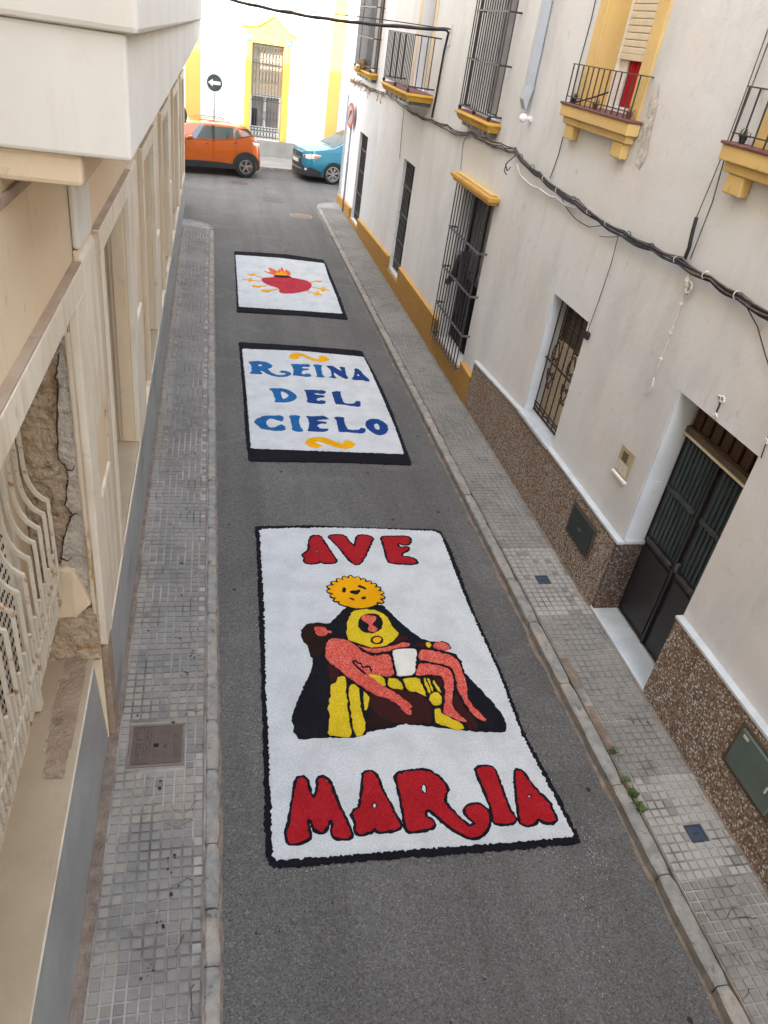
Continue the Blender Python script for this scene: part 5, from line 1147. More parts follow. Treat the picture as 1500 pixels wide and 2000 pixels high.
# ================================================================== wear on the ground: cracks through the paving, gum and drips
def crack_line(mb, p, a, n, step, w, z):
    pts = [p]
    for _ in range(n): a += random.gauss(0, .45); p = (p[0] + step * math.cos(a), p[1] + step * math.sin(a)); pts.append(p)
    L = []; R_ = []
    for i, q in enumerate(pts):
        r, t = pts[max(i - 1, 0)], pts[min(i + 1, len(pts) - 1)]; d = Vector((t[0] - r[0], t[1] - r[1], 0)).normalized(); k = w * random.uniform(.5, 1.2) * (1 - .7 * i / len(pts))
        L.append((q[0] - d.y * k, q[1] + d.x * k, z)); R_.append((q[0] + d.y * k, q[1] - d.x * k, z))
    o = len(mb.v); mb.v += L + R_; k = len(pts); mb.f += [(o + i, o + i + 1, o + k + i + 1, o + k + i) for i in range(k - 1)]
def grime(mb, x, side, y0, y1, w, z):          # dirt gathered along an edge: a strip with a wandering outer margin
    y = y0; L = []
    while y < y1: L.append((y, w * (.55 + .9 * abs(mnoise.fractal(Vector((y * 1.7, x, side)), 1, 2, 4))))); y += .03
    o = len(mb.v)
    for y, q in L: mb.v += [(x, y, z), (x + side * q, y, z)]
    mb.f += [(o + 2 * i, o + 2 * i + 1, o + 2 * i + 3, o + 2 * i + 2) for i in range(len(L) - 1)]
gm = Mb(); grime(gm, .085, 1, .8, 20.2, .035, .0035); grime(gm, 3.262, -1, .8, 24.2, .05, .0035); gm.build('gutter_dirt', 'dirt', road, kind='stuff', fix=False)
gm = Mb(); grime(gm, 4.046, -1, 1, 24.6, .035, .1046); grime(gm, 3.366, 1, 1, 24, .018, .1046); gm.build('edge_dirt', 'dirt', pr, kind='stuff', fix=False)
gm = Mb(); grime(gm, -.012, -1, 1, 20, .016, .1048); gm.build('edge_dirt', 'dirt', pl, kind='stuff', fix=False)
def spot(mb, x, y, r, z):
    n = 9; o = len(mb.v); mb.v += [(x + r * random.uniform(.6, 1.25) * math.cos(6.283 * i / n), y + r * random.uniform(.6, 1.25) * math.sin(6.283 * i / n), z) for i in range(n)]; mb.f.append(tuple(range(o, o + n)))
ck = Mb(); sp = Mb()
for y in (2.2, 2.5, 2.85, 3.3, 3.45, 4.3, 4.6, 5.3, 6.2, 7.4, 8.8, 10.5): crack_line(ck, (-.03 - random.random() * .1, y), random.choice((2.3, 3.4, 1.7, 4.4)), random.randint(4, 9), .035, .0028, .1042)
for _ in range(34): spot(sp, random.uniform(-.6, -.05), random.uniform(1.8, 9), random.choice((.004, .006, .008, .012, .016)), .1046)
for (x, y) in ((-.23, 3.02), (-.25, 2.6), (-.2, 4.75), (-.13, 4.95), (-.32, 2.3)):
    for _ in range(5): spot(sp, x + random.gauss(0, .022), y + random.gauss(0, .03), random.uniform(.004, .012), .1043)
ck.build('crack_lines', 'crack', pl, kind='stuff', fix=False); sp.build('gum_spots', 'rubber', pl, kind='stuff', fix=False)
ck = Mb(); sp = Mb()
for _ in range(8): crack_line(ck, (random.uniform(3.45, 3.9), random.uniform(1.7, 2.35)), random.uniform(0, 6.28), random.randint(4, 9), .035, .003, .1042)
for y in (3.2, 3.5, 5.0, 6.4, 8, 9.5): crack_line(ck, (3.40, y), random.uniform(-.8, 1.2), 6, .03, .0025, .1042)
for _ in range(26): spot(sp, random.uniform(3.45, 4.0), random.uniform(1.8, 10), random.choice((.004, .005, .007, .011)), .1046)
ck.build('crack_lines', 'crack', pr, kind='stuff', fix=False); sp.build('gum_spots', 'rubber', pr, kind='stuff', fix=False)
sp = Mb()
for _ in range(80): spot(sp, random.uniform(.15, 3.2), random.uniform(1.6, 14), random.choice((.006, .008, .010, .014, .022)), .003)
sp.build('oil_spots', 'rubber', road, kind='stuff', fix=False)

# ================================================================== cables
cb = thing('cable_bundle', 'sagging bundle of black and dusty cables fixed along the white house fronts', 'cables', loc=(4.08, 10, 3.7))
def sag(pts, amp=.012, n=6, seed=0):
    out = []
    for a, b in zip(pts, pts[1:]):
        a = Vector(a); b = Vector(b)
        for i in range(n):
            t = i / n; p = a.lerp(b, t); p.z -= math.sin(math.pi * t) * amp; p += Vector((0, 0, mnoise.noise(Vector((p.y * 2.3, seed * 3.1, 0))) * amp * .9)); out.append(p)
    out.append(Vector(pts[-1])); return out
main = [(4.07, 10.62, 3.86), (4.045, 10.1, 3.79), (4.04, 9.5, 3.735), (4.04, 8.9, 3.68), (4.04, 8.3, 3.665), (4.04, 7.7, 3.63), (4.04, 7.1, 3.625), (4.04, 6.5, 3.635), (4.04, 6.0, 3.65), (4.045, 5.5, 3.65), (4.045, 5.1, 3.635), (4.05, 4.6, 3.63), (4.05, 3.4, 3.60), (4.05, 1.5, 3.58), (4.05, -6, 3.5)]
Mb().tube(sag(main, .006), [.0125 if i < 20 or 34 < i < 60 else .0095 for i in range(len(sag(main, .006)))], 8).build('cable', 'cable', cb, smooth=True)
for k in range(9):
    off = random.uniform(-.034, .034); pts = [(x + random.uniform(-.012, .012), y, z + off + random.uniform(-.014, .014)) for x, y, z in main]
    Mb().tube(sag(pts, .019, 5, k), random.choice((.005, .006, .008)), 5).build('cable', random.choice(('cable', 'cable', 'cable_dusty')), cb, smooth=True)
far_run = [(4.07, 10.62, 3.86), (4.06, 11.2, 3.84), (4.05, 11.9, 3.80), (4.05, 12.6, 3.83), (4.06, 13.4, 3.72), (4.06, 14.1, 3.72), (4.06, 15.2, 3.70), (4.05, 16.4, 3.64), (4.05, 17.4, 3.66), (4.05, 18.6, 3.72), (4.05, 19.6, 3.76), (4.06, 21.2, 3.66), (4.06, 23.0, 3.64), (4.06, 25.3, 3.6)]
for k in range(6):
    off = random.uniform(-.04, .04); pts = [(x + random.uniform(-.01, .01), y, z + off + random.uniform(-.025, .025)) for x, y, z in far_run]
    Mb().tube(sag(pts, .022, 5, k + 9), (.011, .008, .008, .007, .007, .006)[k], 5).build('cable', ('cable', 'cable_dusty', 'cable_dusty', 'cable_dusty', 'cable', 'cable_white')[k], cb, smooth=True)
Mb().tube(sag([(4.07, 10.45, 3.72), (4.06, 10.1, 3.60), (4.05, 9.5, 3.58), (4.05, 8.9, 3.59), (4.05, 8.3, 3.60)], .02), .011, 6).build('cable', 'cable_white', cb, smooth=True)
for k in range(13):                                # ties round the bundle
    y = 10.3 - k * .47; z = 3.79 - .0 if y > 10 else None
    zc = next(a[2] + (b[2] - a[2]) * ((y - a[1]) / (b[1] - a[1])) for a, b in zip(main, main[1:]) if b[1] <= y <= a[1])
    Mb().tube([(4.045 + .032 * math.cos(t * .785), y, zc + .034 * math.sin(t * .785)) for t in range(8)], .005, 4, True).build('tie', random.choice(('cable_white', 'cable')), cb, fix=False)
def wire(label, pts, r, mt, name='wall_wire', extra=None):
    o = Mb().tube(sag(pts, .004, 4), r, 5).build(name, mt, smooth=True, label=label, cat='wire', group='single wires on the house fronts')
    if extra:
        for nm, mb, mt2, bev in extra: mb.build(nm, mt2, o, bevel=bev)
wire('thin black wire dropping from the bundle to the junction box beside the barred window', [(4.06, 7.22, 3.62), (4.088, 7.24, 3.3), (4.09, 7.27, 2.9), (4.07, 7.28, 2.5)], .004, 'cable')
clips = []
for z in (3.32, 3.05, 2.80): clips.append(('clip', Mb().box(4.072, 4.098, 5.83, 5.865, z - .012, z + .012), 'cable_white', .004))
clips.append(('curl', Mb().tube(spiral(5.80, 3.42, .04, 1.3, 1, 0, 4.085), .008, 5), 'cable_white', 0)); clips.append(('end_hook', Mb().tube([(4.085, 5.85, 2.62), (4.08, 5.82, 2.54), (4.085, 5.86, 2.47), (4.08, 5.90, 2.41)], .008, 5), 'cable_white', 0))
clips.append(('insulator', Mb().lathe((4.07, 5.83, 3.53), (0, 0, 1), [(-.07, .012), (-.04, .03), (.0, .038), (.045, .026), (.07, .012)], 10), 'cable_white', 0)); clips.append(('insulator_loop', Mb().tube([(4.06, 5.78 + .04 * math.cos(t * .785), 3.49 + .05 * math.sin(t * .785)) for t in range(8)], .009, 5, True), 'cable_white', 0))
wire('white clipped conduit hanging from the insulator under the bundle', [(4.085, 5.84, 3.5), (4.088, 5.845, 3.0), (4.088, 5.85, 2.62)], .006, 'cable_white', extra=clips)
wire('wires rising beside the far end of the shallow balcony with the red curtain', [(4.08, 9.27, 3.74), (4.085, 9.20, 4.03), (4.085, 9.19, 4.4), (4.085, 9.24, 4.9), (4.085, 9.20, 5.4), (4.085, 9.26, 6.4)], .006, 'cable')
wire('loose loop of wire hanging below the bundle', [(4.06, 8.86, 3.66), (4.07, 8.6, 3.55), (4.07, 8.3, 3.49), (4.07, 7.9, 3.49), (4.06, 7.55, 3.60)], .005, 'cable')
wire('thick black hose curving up from the bundle', [(4.06, 5.98, 3.66), (4.05, 5.96, 3.78), (4.05, 5.99, 3.9), (4.06, 6.02, 4.02)], .018, 'cable')
wire('outer wire running up past the cropped balcony slab', [(4.06, 6.02, 4.02), (4.07, 5.99, 4.4), (4.07, 5.97, 4.8), (4.07, 5.95, 6.4)], .005, 'cable_dusty')
wire('inner wire running up past the cropped balcony slab', [(4.06, 5.90, 3.70), (4.07, 5.89, 4.17), (4.06, 5.92, 4.5), (4.07, 5.86, 6.4)], .006, 'cable_dusty')
wire('short crossed wire end sticking out below the bundle', [(4.06, 7.1, 3.60), (4.05, 7.35, 3.52), (4.06, 7.6, 3.47)], .004, 'cable')
wire('wire from the bundle over the door lintel corner', [(4.06, 5.05, 3.62), (4.07, 4.8, 3.5), (4.085, 4.4, 3.2), (4.085, 4.24, 2.86), (4.09, 4.22, 2.68)], .005, 'cable', extra=[('clip', Mb().box(4.07, 4.099, 4.215, 4.25, 2.80, 2.84), 'cable_white', .004)])
wire('thin wire running down the wall beside the middle flush window', [(4.085, 17.8, 3.62), (4.085, 17.72, 3.4), (4.09, 17.7, 3.2), (4.09, 17.56, 2.64)], .006, 'cable_dusty')
wire('thin wire ending over the moulded window hood', [(4.085, 12.9, 3.8), (4.09, 13.1, 3.6), (4.09, 12.98, 3.2)], .005, 'cable_dusty')
wire('tangle of cut wires sticking out where the two houses meet', [(4.07, 10.57, 3.80), (3.98, 10.56, 3.71), (3.94, 10.52, 3.68), (3.97, 10.5, 3.60), (4.0, 10.47, 3.66)], .008, 'cable', extra=[('cut_end', Mb().tube([(3.95, 10.53, 3.69), (3.93, 10.50, 3.60), (3.96, 10.46, 3.56)], .007, 5), 'cable', 0)])
# cable across the street from the wall bracket to the cream building
oc = thing('overhead_cable', 'twisted dark cable slung across the street from a wall bracket', 'cable', loc=(4.08, 14.9, 5.1))
A_, B_ = Vector((4.0, 14.95, 5.12)), Vector((-.32, 20.2, 5.12))
for k, (r, mt, dz) in enumerate(((.020, 'cable', 0), (.014, 'cable_dusty', .022), (.008, 'cable', -.014), (.008, 'cable', .10))):
    pts = []
    for i in range(25):
        t = i / 24; p = A_.lerp(B_, t); p.z -= .13 * math.sin(math.pi * t); p.z += dz * (1 if k < 3 else math.sin(math.pi * min(1, t * 1.4 + .05))) + (.008 * math.sin(i * 1.9 + k) if k < 3 else 0); pts.append(p)
    Mb().tube(pts, r, 6).build('cable', mt, oc, smooth=True)
Mb().tube([A_, (4.05, 14.95, 5.09), (4.07, 15.05, 5.0), (4.07, 15.12, 4.8), (4.07, 15.16, 4.5), (4.07, 15.2, 4.1), (4.07, 15.28, 3.72)], .020, 7).build('cable', 'cable', oc, smooth=True)
bx(3.99, 4.099, 14.92, 14.96, 5.13, 5.16).build('bracket', 'iron_grey', oc, bevel=.005); bx(4.07, 4.099, 14.90, 14.98, 4.9, 5.22).build('back_plate', 'cable_white', oc, bevel=.005)

# ================================================================== signs
def disc(parent, c, n, r, d, mt, name, rim=None):
    o = Mb().lathe(c, n, [(-d, r), (d, r)], 32).build(name, mt, parent, local=True)
    return o
sg = thing('road_sign', 'round dark sign with a white arrow pointing left behind the orange car', 'road sign', 'round road signs', loc=(.124, 30.3, .13))
Mb().tube([(0, .03, 0), (0, .03, 2.8)], .032, 10).build('post', 'galv', sg, local=True, smooth=True)
disc(sg, (0, -.01, 2.49), (0, -1, 0), .292, .008, 'white', 'rim'); disc(sg, (0, -.022, 2.49), (0, -1, 0), .262, .006, 'sign_blue', 'face')
ar = [(-.215, 0), (-.06, .115), (-.06, .052), (.2, .052), (.2, -.052), (-.06, -.052), (-.06, -.115)]
Mb().prism(ar, lambda a, b, d: (a, -.028 - d, 2.49 + b), (0, .004)).build('arrow', 'white', sg, local=True)
sg = thing('road_sign', 'round sign seen edge on from its grey back at the cream building corner', 'road sign', 'round road signs', loc=(-.93, 24.1, 0))
Mb().tube([(0, .0, 0), (0, .0, 2.55)], .03, 10).build('post', 'galv', sg, local=True, smooth=True)
disc(sg, (0, .05, 2.2), (0, 1, 0), .29, .006, 'sign_back', 'face'); bx(-.2, .2, .031, .044, 2.18, 2.22).build('brace', 'galv', sg, local=True)
sg = thing('road_sign', 'faded red ringed sign on a grey post against the white corner house', 'road sign', 'round road signs', loc=(3.99, 24.05, .1))
Mb().tube([(.03, .0, 0), (.03, .0, 2.9)], .03, 10).build('post', 'galv', sg, local=True, smooth=True)
nv = Vector((-.993, -.12, 0)); disc(sg, Vector((-.015, 0, 2.66)), nv, .33, .009, 'sign_red', 'rim'); disc(sg, Vector((-.015, 0, 2.66)) + nv * .012, nv, .25, .004, 'sign_face', 'face')
Mb().bar(Vector((-.015, .0, 2.66)) + nv * .018 + Vector((0, -.14, .14)), Vector((-.015, 0, 2.66)) + nv * .018 + Vector((0, .14, -.14)), .05, .006).build('stroke', 'sign_red', sg, local=True)

# ================================================================== plants
def blades(mb, c, n, h, spread, w=.008):
    for _ in range(n):
        a = random.uniform(0, 6.28); l = h * random.uniform(.45, 1); s_ = random.uniform(.2, 1) * spread
        b = Vector(c) + Vector((random.gauss(0, spread * .35), random.gauss(0, spread * .35), 0)); d = Vector((math.cos(a), math.sin(a), 0)); q = Vector((-d.y, d.x, 0)) * w * random.uniform(.6, 1.4)
        p1 = b + d * s_ * .4 + Vector((0, 0, l * .6)); p2 = b + d * s_ + Vector((0, 0, l * random.uniform(.7, 1)))
        mb.add([b - q, b + q, p1 + q, p1 - q, p2], [(0, 1, 2, 3), (3, 2, 4)])
    return mb
for cy, n_, h_, s_, lb in ((3.06, 60, .05, .05, 'straggly green weed nearest the pale cement patch in the kerb joint'), (3.18, 75, .06, .045, 'fullest green weed in the middle of the kerb joint tufts'), (3.31, 30, .045, .035, 'sparse green weed just beyond the fullest tuft in the kerb joint')):
    blades(Mb(), (3.38, cy, .1), n_, h_, s_).build('weed', 'leaf', label=lb, cat='weed', group='weeds in the right kerb', fix=False)
blades(Mb(), (3.40, 3.60, .1), 40, .05, .035).build('weed', 'leaf', label='smaller green weed by the brown mortar beside the kerb', cat='weed', group='weeds in the right kerb', fix=False)
blades(blades(Mb(), (3.92, 22.3, 4.05), 90, .3, .2, .012), (3.9, 22.6, 3.95), 60, .2, .24, .012).build('dry_plant', 'straw', label='dry straw coloured plant spilling over the last golden balcony', cat='plant', fix=False)
mb = Mb()
for i in range(34):
    y = random.uniform(19.6, 25); p = Vector((4.05, y, 3.64 + random.uniform(-.05, .05))); pts = [p]
    for _ in range(4): p = p + Vector((random.uniform(-.04, .012), random.uniform(-.14, .14), random.uniform(-.10, .05))); p.x = min(p.x, 4.085); pts.append(p)
    mb.tube(pts, .008, 4)
mb.build('dead_creeper', 'straw', label='dead dry creeper caught on the cables under the last golden balcony', cat='plant', fix=False)
def pot(x, y, z, label, dead):
    t = thing('potted_plant', label, 'potted plant', 'potted plants on the shallow balconies', loc=(x, y, z))
    Mb().lathe((0, 0, 0), (0, 0, 1), [(0, .022), (.045, .032), (.055, .035), (.055, .029), (.045, .026)], 12).build('pot', 'plastic' if not dead else 'red_tile', t, local=True, smooth=False)
    blades(Mb(), (0, 0, .045), 20, .09, .05, .004).build('leaves', 'straw' if dead else 'leaf', t, local=True, fix=False)
pot(4.03, 9.02, 4.582, 'small plant in a black pot at the red curtain balcony, far end', False)
pot(4.02, 8.42, 4.582, 'withered plant in a low pot midway along the red curtain balcony', True)
pot(4.02, 7.62, 4.582, 'dry leafy plant in a pot at the near end of the red curtain balcony', True)
pot(4.02, 5.72, 4.632, 'dark leafy plant in a pot on the cropped balcony', False)
Mb().tube([(4.03, 8.95, 4.60), (4.05, 8.6, 4.68), (4.07, 8.3, 4.76)], .009, 6).build('broom_stick', 'iron', label='dark stick lying across the balcony with the red curtain', cat='stick')
# ================================================================== parked cars
def interp(tab, x):
    if x <= tab[0][0]: return tab[0][1]
    for (a, p), (b, q) in zip(tab, tab[1:]):
        if x <= b: return p + (q - p) * (x - a) / (b - a)
    return tab[-1][1]
class Car:
    """nose towards -x, near flank towards -y, ground at z = 0"""
    def __init__(s, label, paint, top, belt, W, x0, x1, group, loc, nose_r, tail_r, zb=.24):
        s.top, s.belt, s.W, s.x0, s.x1, s.nr, s.tr, s.zb, s.paint = top, belt, W, x0, x1, nose_r, tail_r, zb, paint
        s.root = thing('parked_car', label, 'car', group, loc=loc)
    def hw(s, x):
        f = 1
        if x < s.x0 + s.nr: f = (1 - ((s.x0 + s.nr - x) / s.nr) ** 2.6) ** (1 / 2.6)
        if x > s.x1 - s.tr: f = min(f, max(0, 1 - ((x - s.x1 + s.tr) / s.tr) ** 3) ** (1 / 3))
        return s.W * max(f, .02)
    def nose(s, y):                                # x of the front at a given y
        return s.x0 + s.nr - s.nr * max(0, 1 - (abs(y) / s.W) ** 2.6) ** (1 / 2.6)
    def side(s, x, z):
        b = min(interp(s.belt, x), interp(s.top, x) - .02); h = s.hw(x)
        if z <= b:
            t = (z - s.zb) / max(.05, b - s.zb)
            return h * (.955 + .045 * math.sin(math.pi * min(1, max(0, t * .9 + .1))) )
        return h * (.955 + .045 * math.sin(math.pi)) - (z - b) * .30
    def ring(s, x):
        zt = interp(s.top, x); b = min(interp(s.belt, x), zt - .02); r = [(0, s.zb), (s.side(x, s.zb) * .9, s.zb)]
        for t in (.06, .22, .4, .58, .76, .9, 1): z = s.zb + (b - s.zb) * t; r.append((s.side(x, z), z))
        g = zt - b
        for t in (.35, .7, .93): z = b + g * t; r.append((max(.02, s.side(x, z)), z))
        y = max(.02, s.side(x, zt)); r += [(y * .90, zt + .0), (y * .55, zt + .018), (0, zt + .026)]
        return r
    def body(s):
        xs = []; n = 70
        for i in range(n + 1): xs.append(s.x0 + (s.x1 - s.x0) * i / n)
        xs += [s.x0 + .004, s.x0 + .012, s.x0 + .03, s.x1 - .004, s.x1 - .015, s.x1 - .035]; xs = sorted(set(xs)); mb = Mb(); k = None
        for x in xs:
            r = s.ring(x); full = [(x, -y, z) for y, z in r] + [(x, y, z) for y, z in r[-2:0:-1]]; k = len(full); mb.v += full
        for i in range(len(xs) - 1):
            for j in range(k): mb.f.append((i * k + j, i * k + (j + 1) % k, (i + 1) * k + (j + 1) % k, (i + 1) * k + j))
        mb.f += [tuple(range(k)), tuple(range((len(xs) - 1) * k, len(xs) * k))]
        o = mb.build('body', s.paint, s.root, smooth=True, local=True); o.data.set_sharp_from_angle(angle=R(38)); s.bodyo = o
        return o
    def flank(s, poly, off=.006, th=.012):
        P = []
        for (a, b), (c, d) in zip(poly, poly[1:] + poly[:1]):
            k = max(1, int(math.hypot(c - a, d - b) / .09)); P += [(a + (c - a) * i / k, b + (d - b) * i / k) for i in range(k)]
        return [Mb().skin(P, lambda a, b, d: (a, sg * (s.side(a, b) + d), b), (off - th, off), .14) for sg in (-1, 1)]
    def front(s, poly, off=.006, th=.02):
        P = []
        for (a, b), (c, d) in zip(poly, poly[1:] + poly[:1]):
            k = max(1, int(math.hypot(c - a, d - b) / .06)); P += [(a + (c - a) * i / k, b + (d - b) * i / k) for i in range(k)]
        return Mb().skin(P, lambda a, b, d: (s.nose(a) - d, a, b), (off - th, off), .09)
    def part(s, mb, name, mt, parent=None, **k):
        if isinstance(mb, list): return [s.part(q, name, mt, parent, **k) for q in mb][0]
        return mb.build(name, mt, parent or s.root, local=True, **k)
    def wheel(s, x, r, rim_r, rim_mt, spokes, y, sgn):
        c = Vector((x, sgn * y, r)); ax = Vector((0, sgn, 0))
        w_ = s.part(Mb().lathe(c, ax, [(-.2, r * .86), (-.19, r * .97), (-.15, r), (-.05, r), (-.012, r * .965), (0, r * .90), (.002, rim_r + .02), (-.01, rim_r + .005), (-.05, rim_r * .98)], 36), 'wheel', 'rubber', smooth=True)
        w_.data.set_sharp_from_angle(angle=R(40))
        s.part(Mb().lathe(c, ax, [(-.075, rim_r * .97), (-.07, .02)], 28), 'brake_shade', 'plastic', w_)
        mb = Mb(); n = 32
        mb.lathe(c, ax, [(-.06, rim_r), (-.004, rim_r), (-.002, rim_r - .018), (-.05, rim_r - .024)], n)
        mb.lathe(c, ax, [(-.06, .07), (-.016, .065), (-.012, .03)], 14)
        for k in range(spokes):
            a = 2 * math.pi * k / spokes + .3
            for da in (-.15, .15):
                p0 = c + ax * -.02 + Vector((math.cos(a) * .05, 0, math.sin(a) * .05)); p1 = c + ax * -.012 + Vector((math.cos(a + da) * (rim_r - .01), 0, math.sin(a + da) * (rim_r - .01)))
                mb.bar(p0, p1, .042, .026)
        s.part(mb, 'rim', rim_mt, w_)
        return w_
    def arch(s, x, r, r0, r1, z0, mt='plastic'):
        seg = 18; P = []
        for i in range(seg + 1): a = math.pi * i / seg; P.append((x + r1 * math.cos(a), r + r1 * math.sin(a)))
        for i in range(seg + 1): a = math.pi * (1 - i / seg); P.append((x + r0 * math.cos(a), r + r0 * math.sin(a)))
        P = [(x + r1, z0)] + P[:seg + 1] + [(x - r1, z0), (x - r0, z0)] + P[seg + 1:] + [(x + r0, z0)]
        s.part([Mb().prism(P, lambda a, b, d: (a, sg * (s.side(a, b) + d), b), (-.01, .022)) for sg in (-1, 1)], 'arch_trim', mt)
        P = [(x + r0 * math.cos(2 * math.pi * i / 24), max(s.zb - .02, r + r0 * math.sin(2 * math.pi * i / 24))) for i in range(24)]
        s.part([Mb().prism(P, lambda a, b, d: (a, sg * (s.side(a, b) + d), b), (-.05, .004)) for sg in (-1, 1)], 'wheel_well', 'plastic')

# orange car: flank and rear wheel in view, nose hidden by the cream building
c = Car('orange metallic crossover parked left of the street end with black wheel arches', 'orange_paint',
        [(-2.58, .72), (-2.52, .88), (-2.3, .97), (-1.55, 1.09), (-1.42, 1.12), (-.72, 1.565), (-.4, 1.60), (.1, 1.615), (.76, 1.60), (1.20, 1.545), (1.28, 1.52), (1.46, 1.30), (1.62, 1.17), (1.70, .95), (1.79, .62)],
        [(-2.58, .7), (-1.5, 1.02), (-.6, 1.05), (.1, 1.10), (.8, 1.19), (1.1, 1.27), (1.3, 1.33), (1.45, 1.25), (1.79, .6)], .90, -2.58, 1.80, 'cars parked along the far kerb', (-.14, 28.95, 0), .55, .30)
c.root.rotation_euler.z = R(10)
c.body()
wn_ = c.part(c.flank([(-.74, 1.13), (-.56, 1.10), (.045, 1.14), (.05, 1.50), (-.1, 1.515), (-.36, 1.50)]), 'window', 'car_glass')
c.part(c.flank([(.13, 1.145), (.76, 1.215), (.755, 1.525), (.14, 1.515)]), 'window', 'car_glass')
c.part(c.flank([(.80, 1.22), (1.02, 1.27), (.90, 1.51), (.80, 1.525)]), 'window', 'car_glass')
c.part(c.flank([(1.06, 1.285), (1.34, 1.345), (1.18, 1.42), (.96, 1.49)]), 'window', 'pane_grey')
c.part(c.flank([(.05, 1.12), (.13, 1.13), (.14, 1.53), (.05, 1.53)], .004), 'pillar', 'plastic')
c.part(c.flank([(.92, 1.525), (1.22, 1.455), (1.40, 1.345), (1.44, 1.30), (1.30, 1.50), (1.22, 1.53)], .005), 'pillar', 'plastic')
c.part(c.flank([(-.80, 1.06), (.1, 1.095), (.8, 1.185), (1.12, 1.265), (1.40, 1.325), (1.40, 1.345), (1.10, 1.285), (.8, 1.205), (.1, 1.115), (-.80, 1.08)], .007), 'window_trim', 'plastic')
c.part(c.flank([(-1.6, .30), (-1.6, .42), (-.9, .43), (-.3, .46), (.25, .45), (.8, .42), (.86, .36), (.86, .26), (-1.6, .26)], .014, .03), 'sill_cladding', 'plastic')
c.part(c.flank([(1.60, .26), (1.80, .45), (1.80, .60), (1.72, .57), (1.62, .50)], .016, .04), 'bumper_cladding', 'plastic')
for x in (.085, .845): c.part(c.flank([(x, .45), (x + .009, .45), (x + .02, 1.10 + (.09 if x > .5 else 0)), (x + .011, 1.10 + (.09 if x > .5 else 0))], .0025, .004), 'door_gap', 'crack')
for x, z in ((-.13, .955), (.83, 1.045)):
    c.part(c.flank([(x - .10, z - .016), (x - .05, z - .026), (x + .05, z - .022), (x + .10, z + .004), (x + .09, z + .016), (x - .09, z + .008)], .028, .03), 'door_handle', 'orange_paint')
    c.part(c.flank([(x - .055, z + .008), (x + .055, z + .014), (x + .04, z + .036), (x - .04, z + .03)], .004, .006), 'handle_recess', 'crack')
c.part(c.flank([(1.40, 1.17), (1.66, 1.12), (1.72, 1.02), (1.47, 1.06)], .010, .03), 'tail_light', 'lamp')
c.part(c.flank([(1.40, 1.19), (1.64, 1.15), (1.66, 1.12), (1.40, 1.165)], .011, .03), 'tail_light', 'plastic')
for sg in (-1, 1):
    c.part(Mb().hexa([(-.86, sg * .88, 1.09), (-.60, sg * .90, 1.09), (-.60, sg * 1.08, 1.11), (-.84, sg * 1.08, 1.11), (-.83, sg * .88, 1.17), (-.62, sg * .90, 1.23), (-.62, sg * 1.07, 1.23), (-.80, sg * 1.07, 1.20)]), 'mirror', 'orange_paint', bevel=.03)
c.part(Mb().hexa([(-1.50, -.70, 1.14), (-1.50, .70, 1.14), (-.78, .60, 1.57), (-.78, -.60, 1.57), (-1.47, -.70, 1.17), (-1.47, .70, 1.17), (-.75, .60, 1.595), (-.75, -.60, 1.595)]), 'windscreen', 'car_glass')
for y in (-.52, .52): c.part(Mb().tube([(-.35, y, 1.63), (-.25, y, 1.65), (.6, y, 1.645), (.72, y, 1.62)], .010, 6), 'roof_bar', 'plastic')
for x in (1.21, -1.50): c.arch(x, .36, .40, .475, .27)
for x in (1.21, -1.50):
    for sg in (-1, 1): c.wheel(x, .36, .225, 'alloy_dark', 5, .915, sg)
# turquoise car: nose and near front wheel in view
t = Car('turquoise crossover with dark grille parked right, its tail hidden by the white corner house', 'blue_paint',
        [(0, .80), (.03, .96), (.10, 1.01), (.35, 1.06), (1.05, 1.16), (1.15, 1.19), (2.0, 1.64), (2.5, 1.68), (3.4, 1.64), (3.9, 1.5), (4.2, 1.15), (4.32, .8)],
        [(0, .78), (.1, .93), (.6, 1.0), (1.1, 1.06), (2, 1.08), (3.6, 1.14), (4.32, .75)], .89, 0, 4.32, 'cars parked along the far kerb', (3.02, 29.42, 0), .62, .4, .22)
t.root.rotation_euler.z = R(14)
t.body()
t.part(t.front([(-.46, .30), (.46, .30), (.50, .55), (.47, .90), (.40, .94), (-.40, .94), (-.47, .90), (-.50, .55)], .008), 'grille', 'plastic')
gb = t.part(t.front([(-.42, .80), (.42, .80), (.40, .86), (-.40, .86)], .016), 'grille_bar', 'cast_dark'); 
t.part(t.front([(-.45, .74), (.45, .74), (.44, .765), (-.44, .765)], .018), 'grille_bar', 'chrome')
for (dy, dz) in ((0, .035), (-.036, -.022), (.036, -.022)):
    t.part(t.front([(dy, .84 + dz + .042), (dy + .026, .84 + dz), (dy, .84 + dz - .042), (dy - .026, .84 + dz)], .024), 'badge', 'chrome')
t.part(t.front([(-.27, .585), (.27, .585), (.27, .70), (-.27, .70)], .026, .03), 'number_plate', 'plate_white', bevel=.004)
t.part(t.front([(-.80, .22), (.80, .22), (.83, .36), (.70, .50), (.52, .55), (.50, .42), (-.50, .42), (-.52, .55), (-.70, .50), (-.83, .36)], .010), 'bumper_cladding', 'plastic')
t.part(t.front([(-.50, .40), (.50, .40), (.50, .435), (-.50, .435)], .02), 'bumper_strip', 'alloy_dark')
t.part(t.flank([(.20, .22), (.98, .22), (.98, .30), (.80, .31), (.62, .42), (.30, .52), (.20, .50)], .008), 'bumper_cladding', 'plastic')
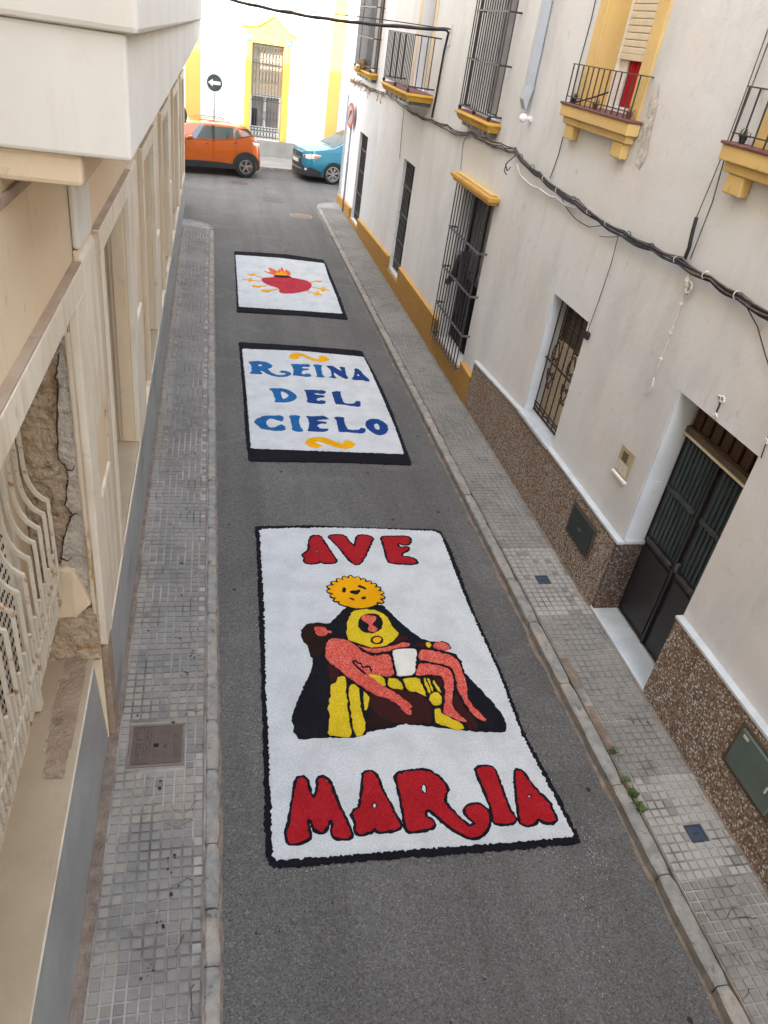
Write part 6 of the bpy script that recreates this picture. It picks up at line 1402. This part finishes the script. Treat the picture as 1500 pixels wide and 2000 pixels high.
for sg in (-1, 1):
    t.part(t.front([(sg * .56, .88), (sg * .70, .93), (sg * .80, .94), (sg * .80, .78), (sg * .68, .79), (sg * .58, .83)], .010), 'headlight', 'lamp')
    t.part(t.front([(sg * .585, .87), (sg * .65, .90), (sg * .66, .80), (sg * .60, .83)], .014), 'headlight', 'glass')
    t.part(t.front([(sg * .66, .47), (sg * .73, .47), (sg * .72, .40), (sg * .65, .40)], .016), 'fog_lamp', 'lamp')
t.part(t.flank([(.21, .79), (.45, .83), (.66, .93), (.50, .955), (.22, .95)], .008), 'headlight', 'lamp')
t.part(t.flank([(.36, .815), (.46, .835), (.60, .92), (.38, .90)], .012), 'indicator', 'lamp_amber')
wz = lambda x: interp(t.top, x) + .03
mb = Mb(); n = 8
for i in range(n):
    xa, xb = 1.16 + .82 * i / n, 1.16 + .82 * (i + 1) / n; ya, yb = .74 - .10 * i / n, .74 - .10 * (i + 1) / n
    for k in range(6):
        f0, f1 = -1 + 2 * k / 6, -1 + 2 * (k + 1) / 6; cz = lambda x, f: wz(x) + .012 - .03 * f * f
        mb.quad((xa, ya * f0, cz(xa, f0)), (xb, yb * f0, cz(xb, f0)), (xb, yb * f1, cz(xb, f1)), (xa, ya * f1, cz(xa, f1)))
t.part(mb, 'windscreen', 'car_glass')
t.part(Mb().bar((1.12, -.70, 1.19), (1.08, .1, 1.195), .03, .012), 'wiper', 'plastic')
t.part(t.flank([(1.55, 1.10), (2.35, 1.11), (2.35, 1.58), (2.12, 1.575)]), 'window', 'car_glass'); t.part(t.flank([(2.43, 1.11), (3.3, 1.14), (3.2, 1.56), (2.43, 1.58)]), 'window', 'car_glass')
t.part(t.flank([(1.62, .35), (1.63, .35), (1.50, 1.05), (1.49, 1.05)], .003, .004), 'door_gap', 'crack')
t.part(t.flank([(.72, .985), (1.30, 1.04), (1.34, 1.055), (.76, 1.005)], .004, .008), 'wing_crease', 'blue_paint')
for sg in (-1, 1): t.part(Mb().hexa([(1.62, sg * .87, 1.10), (1.80, sg * .87, 1.10), (1.80, sg * 1.06, 1.12), (1.66, sg * 1.06, 1.12), (1.64, sg * .87, 1.22), (1.80, sg * .87, 1.24), (1.80, sg * 1.05, 1.24), (1.68, sg * 1.05, 1.22)]), 'mirror', 'blue_paint', bevel=.03)
for x in (1.13, 3.6): t.arch(x, .345, .40, .43, .24, 'blue_paint')
for x in (1.13, 3.6):
    for sg in (-1, 1): t.wheel(x, .345, .255, 'alloy', 7, .90, sg)
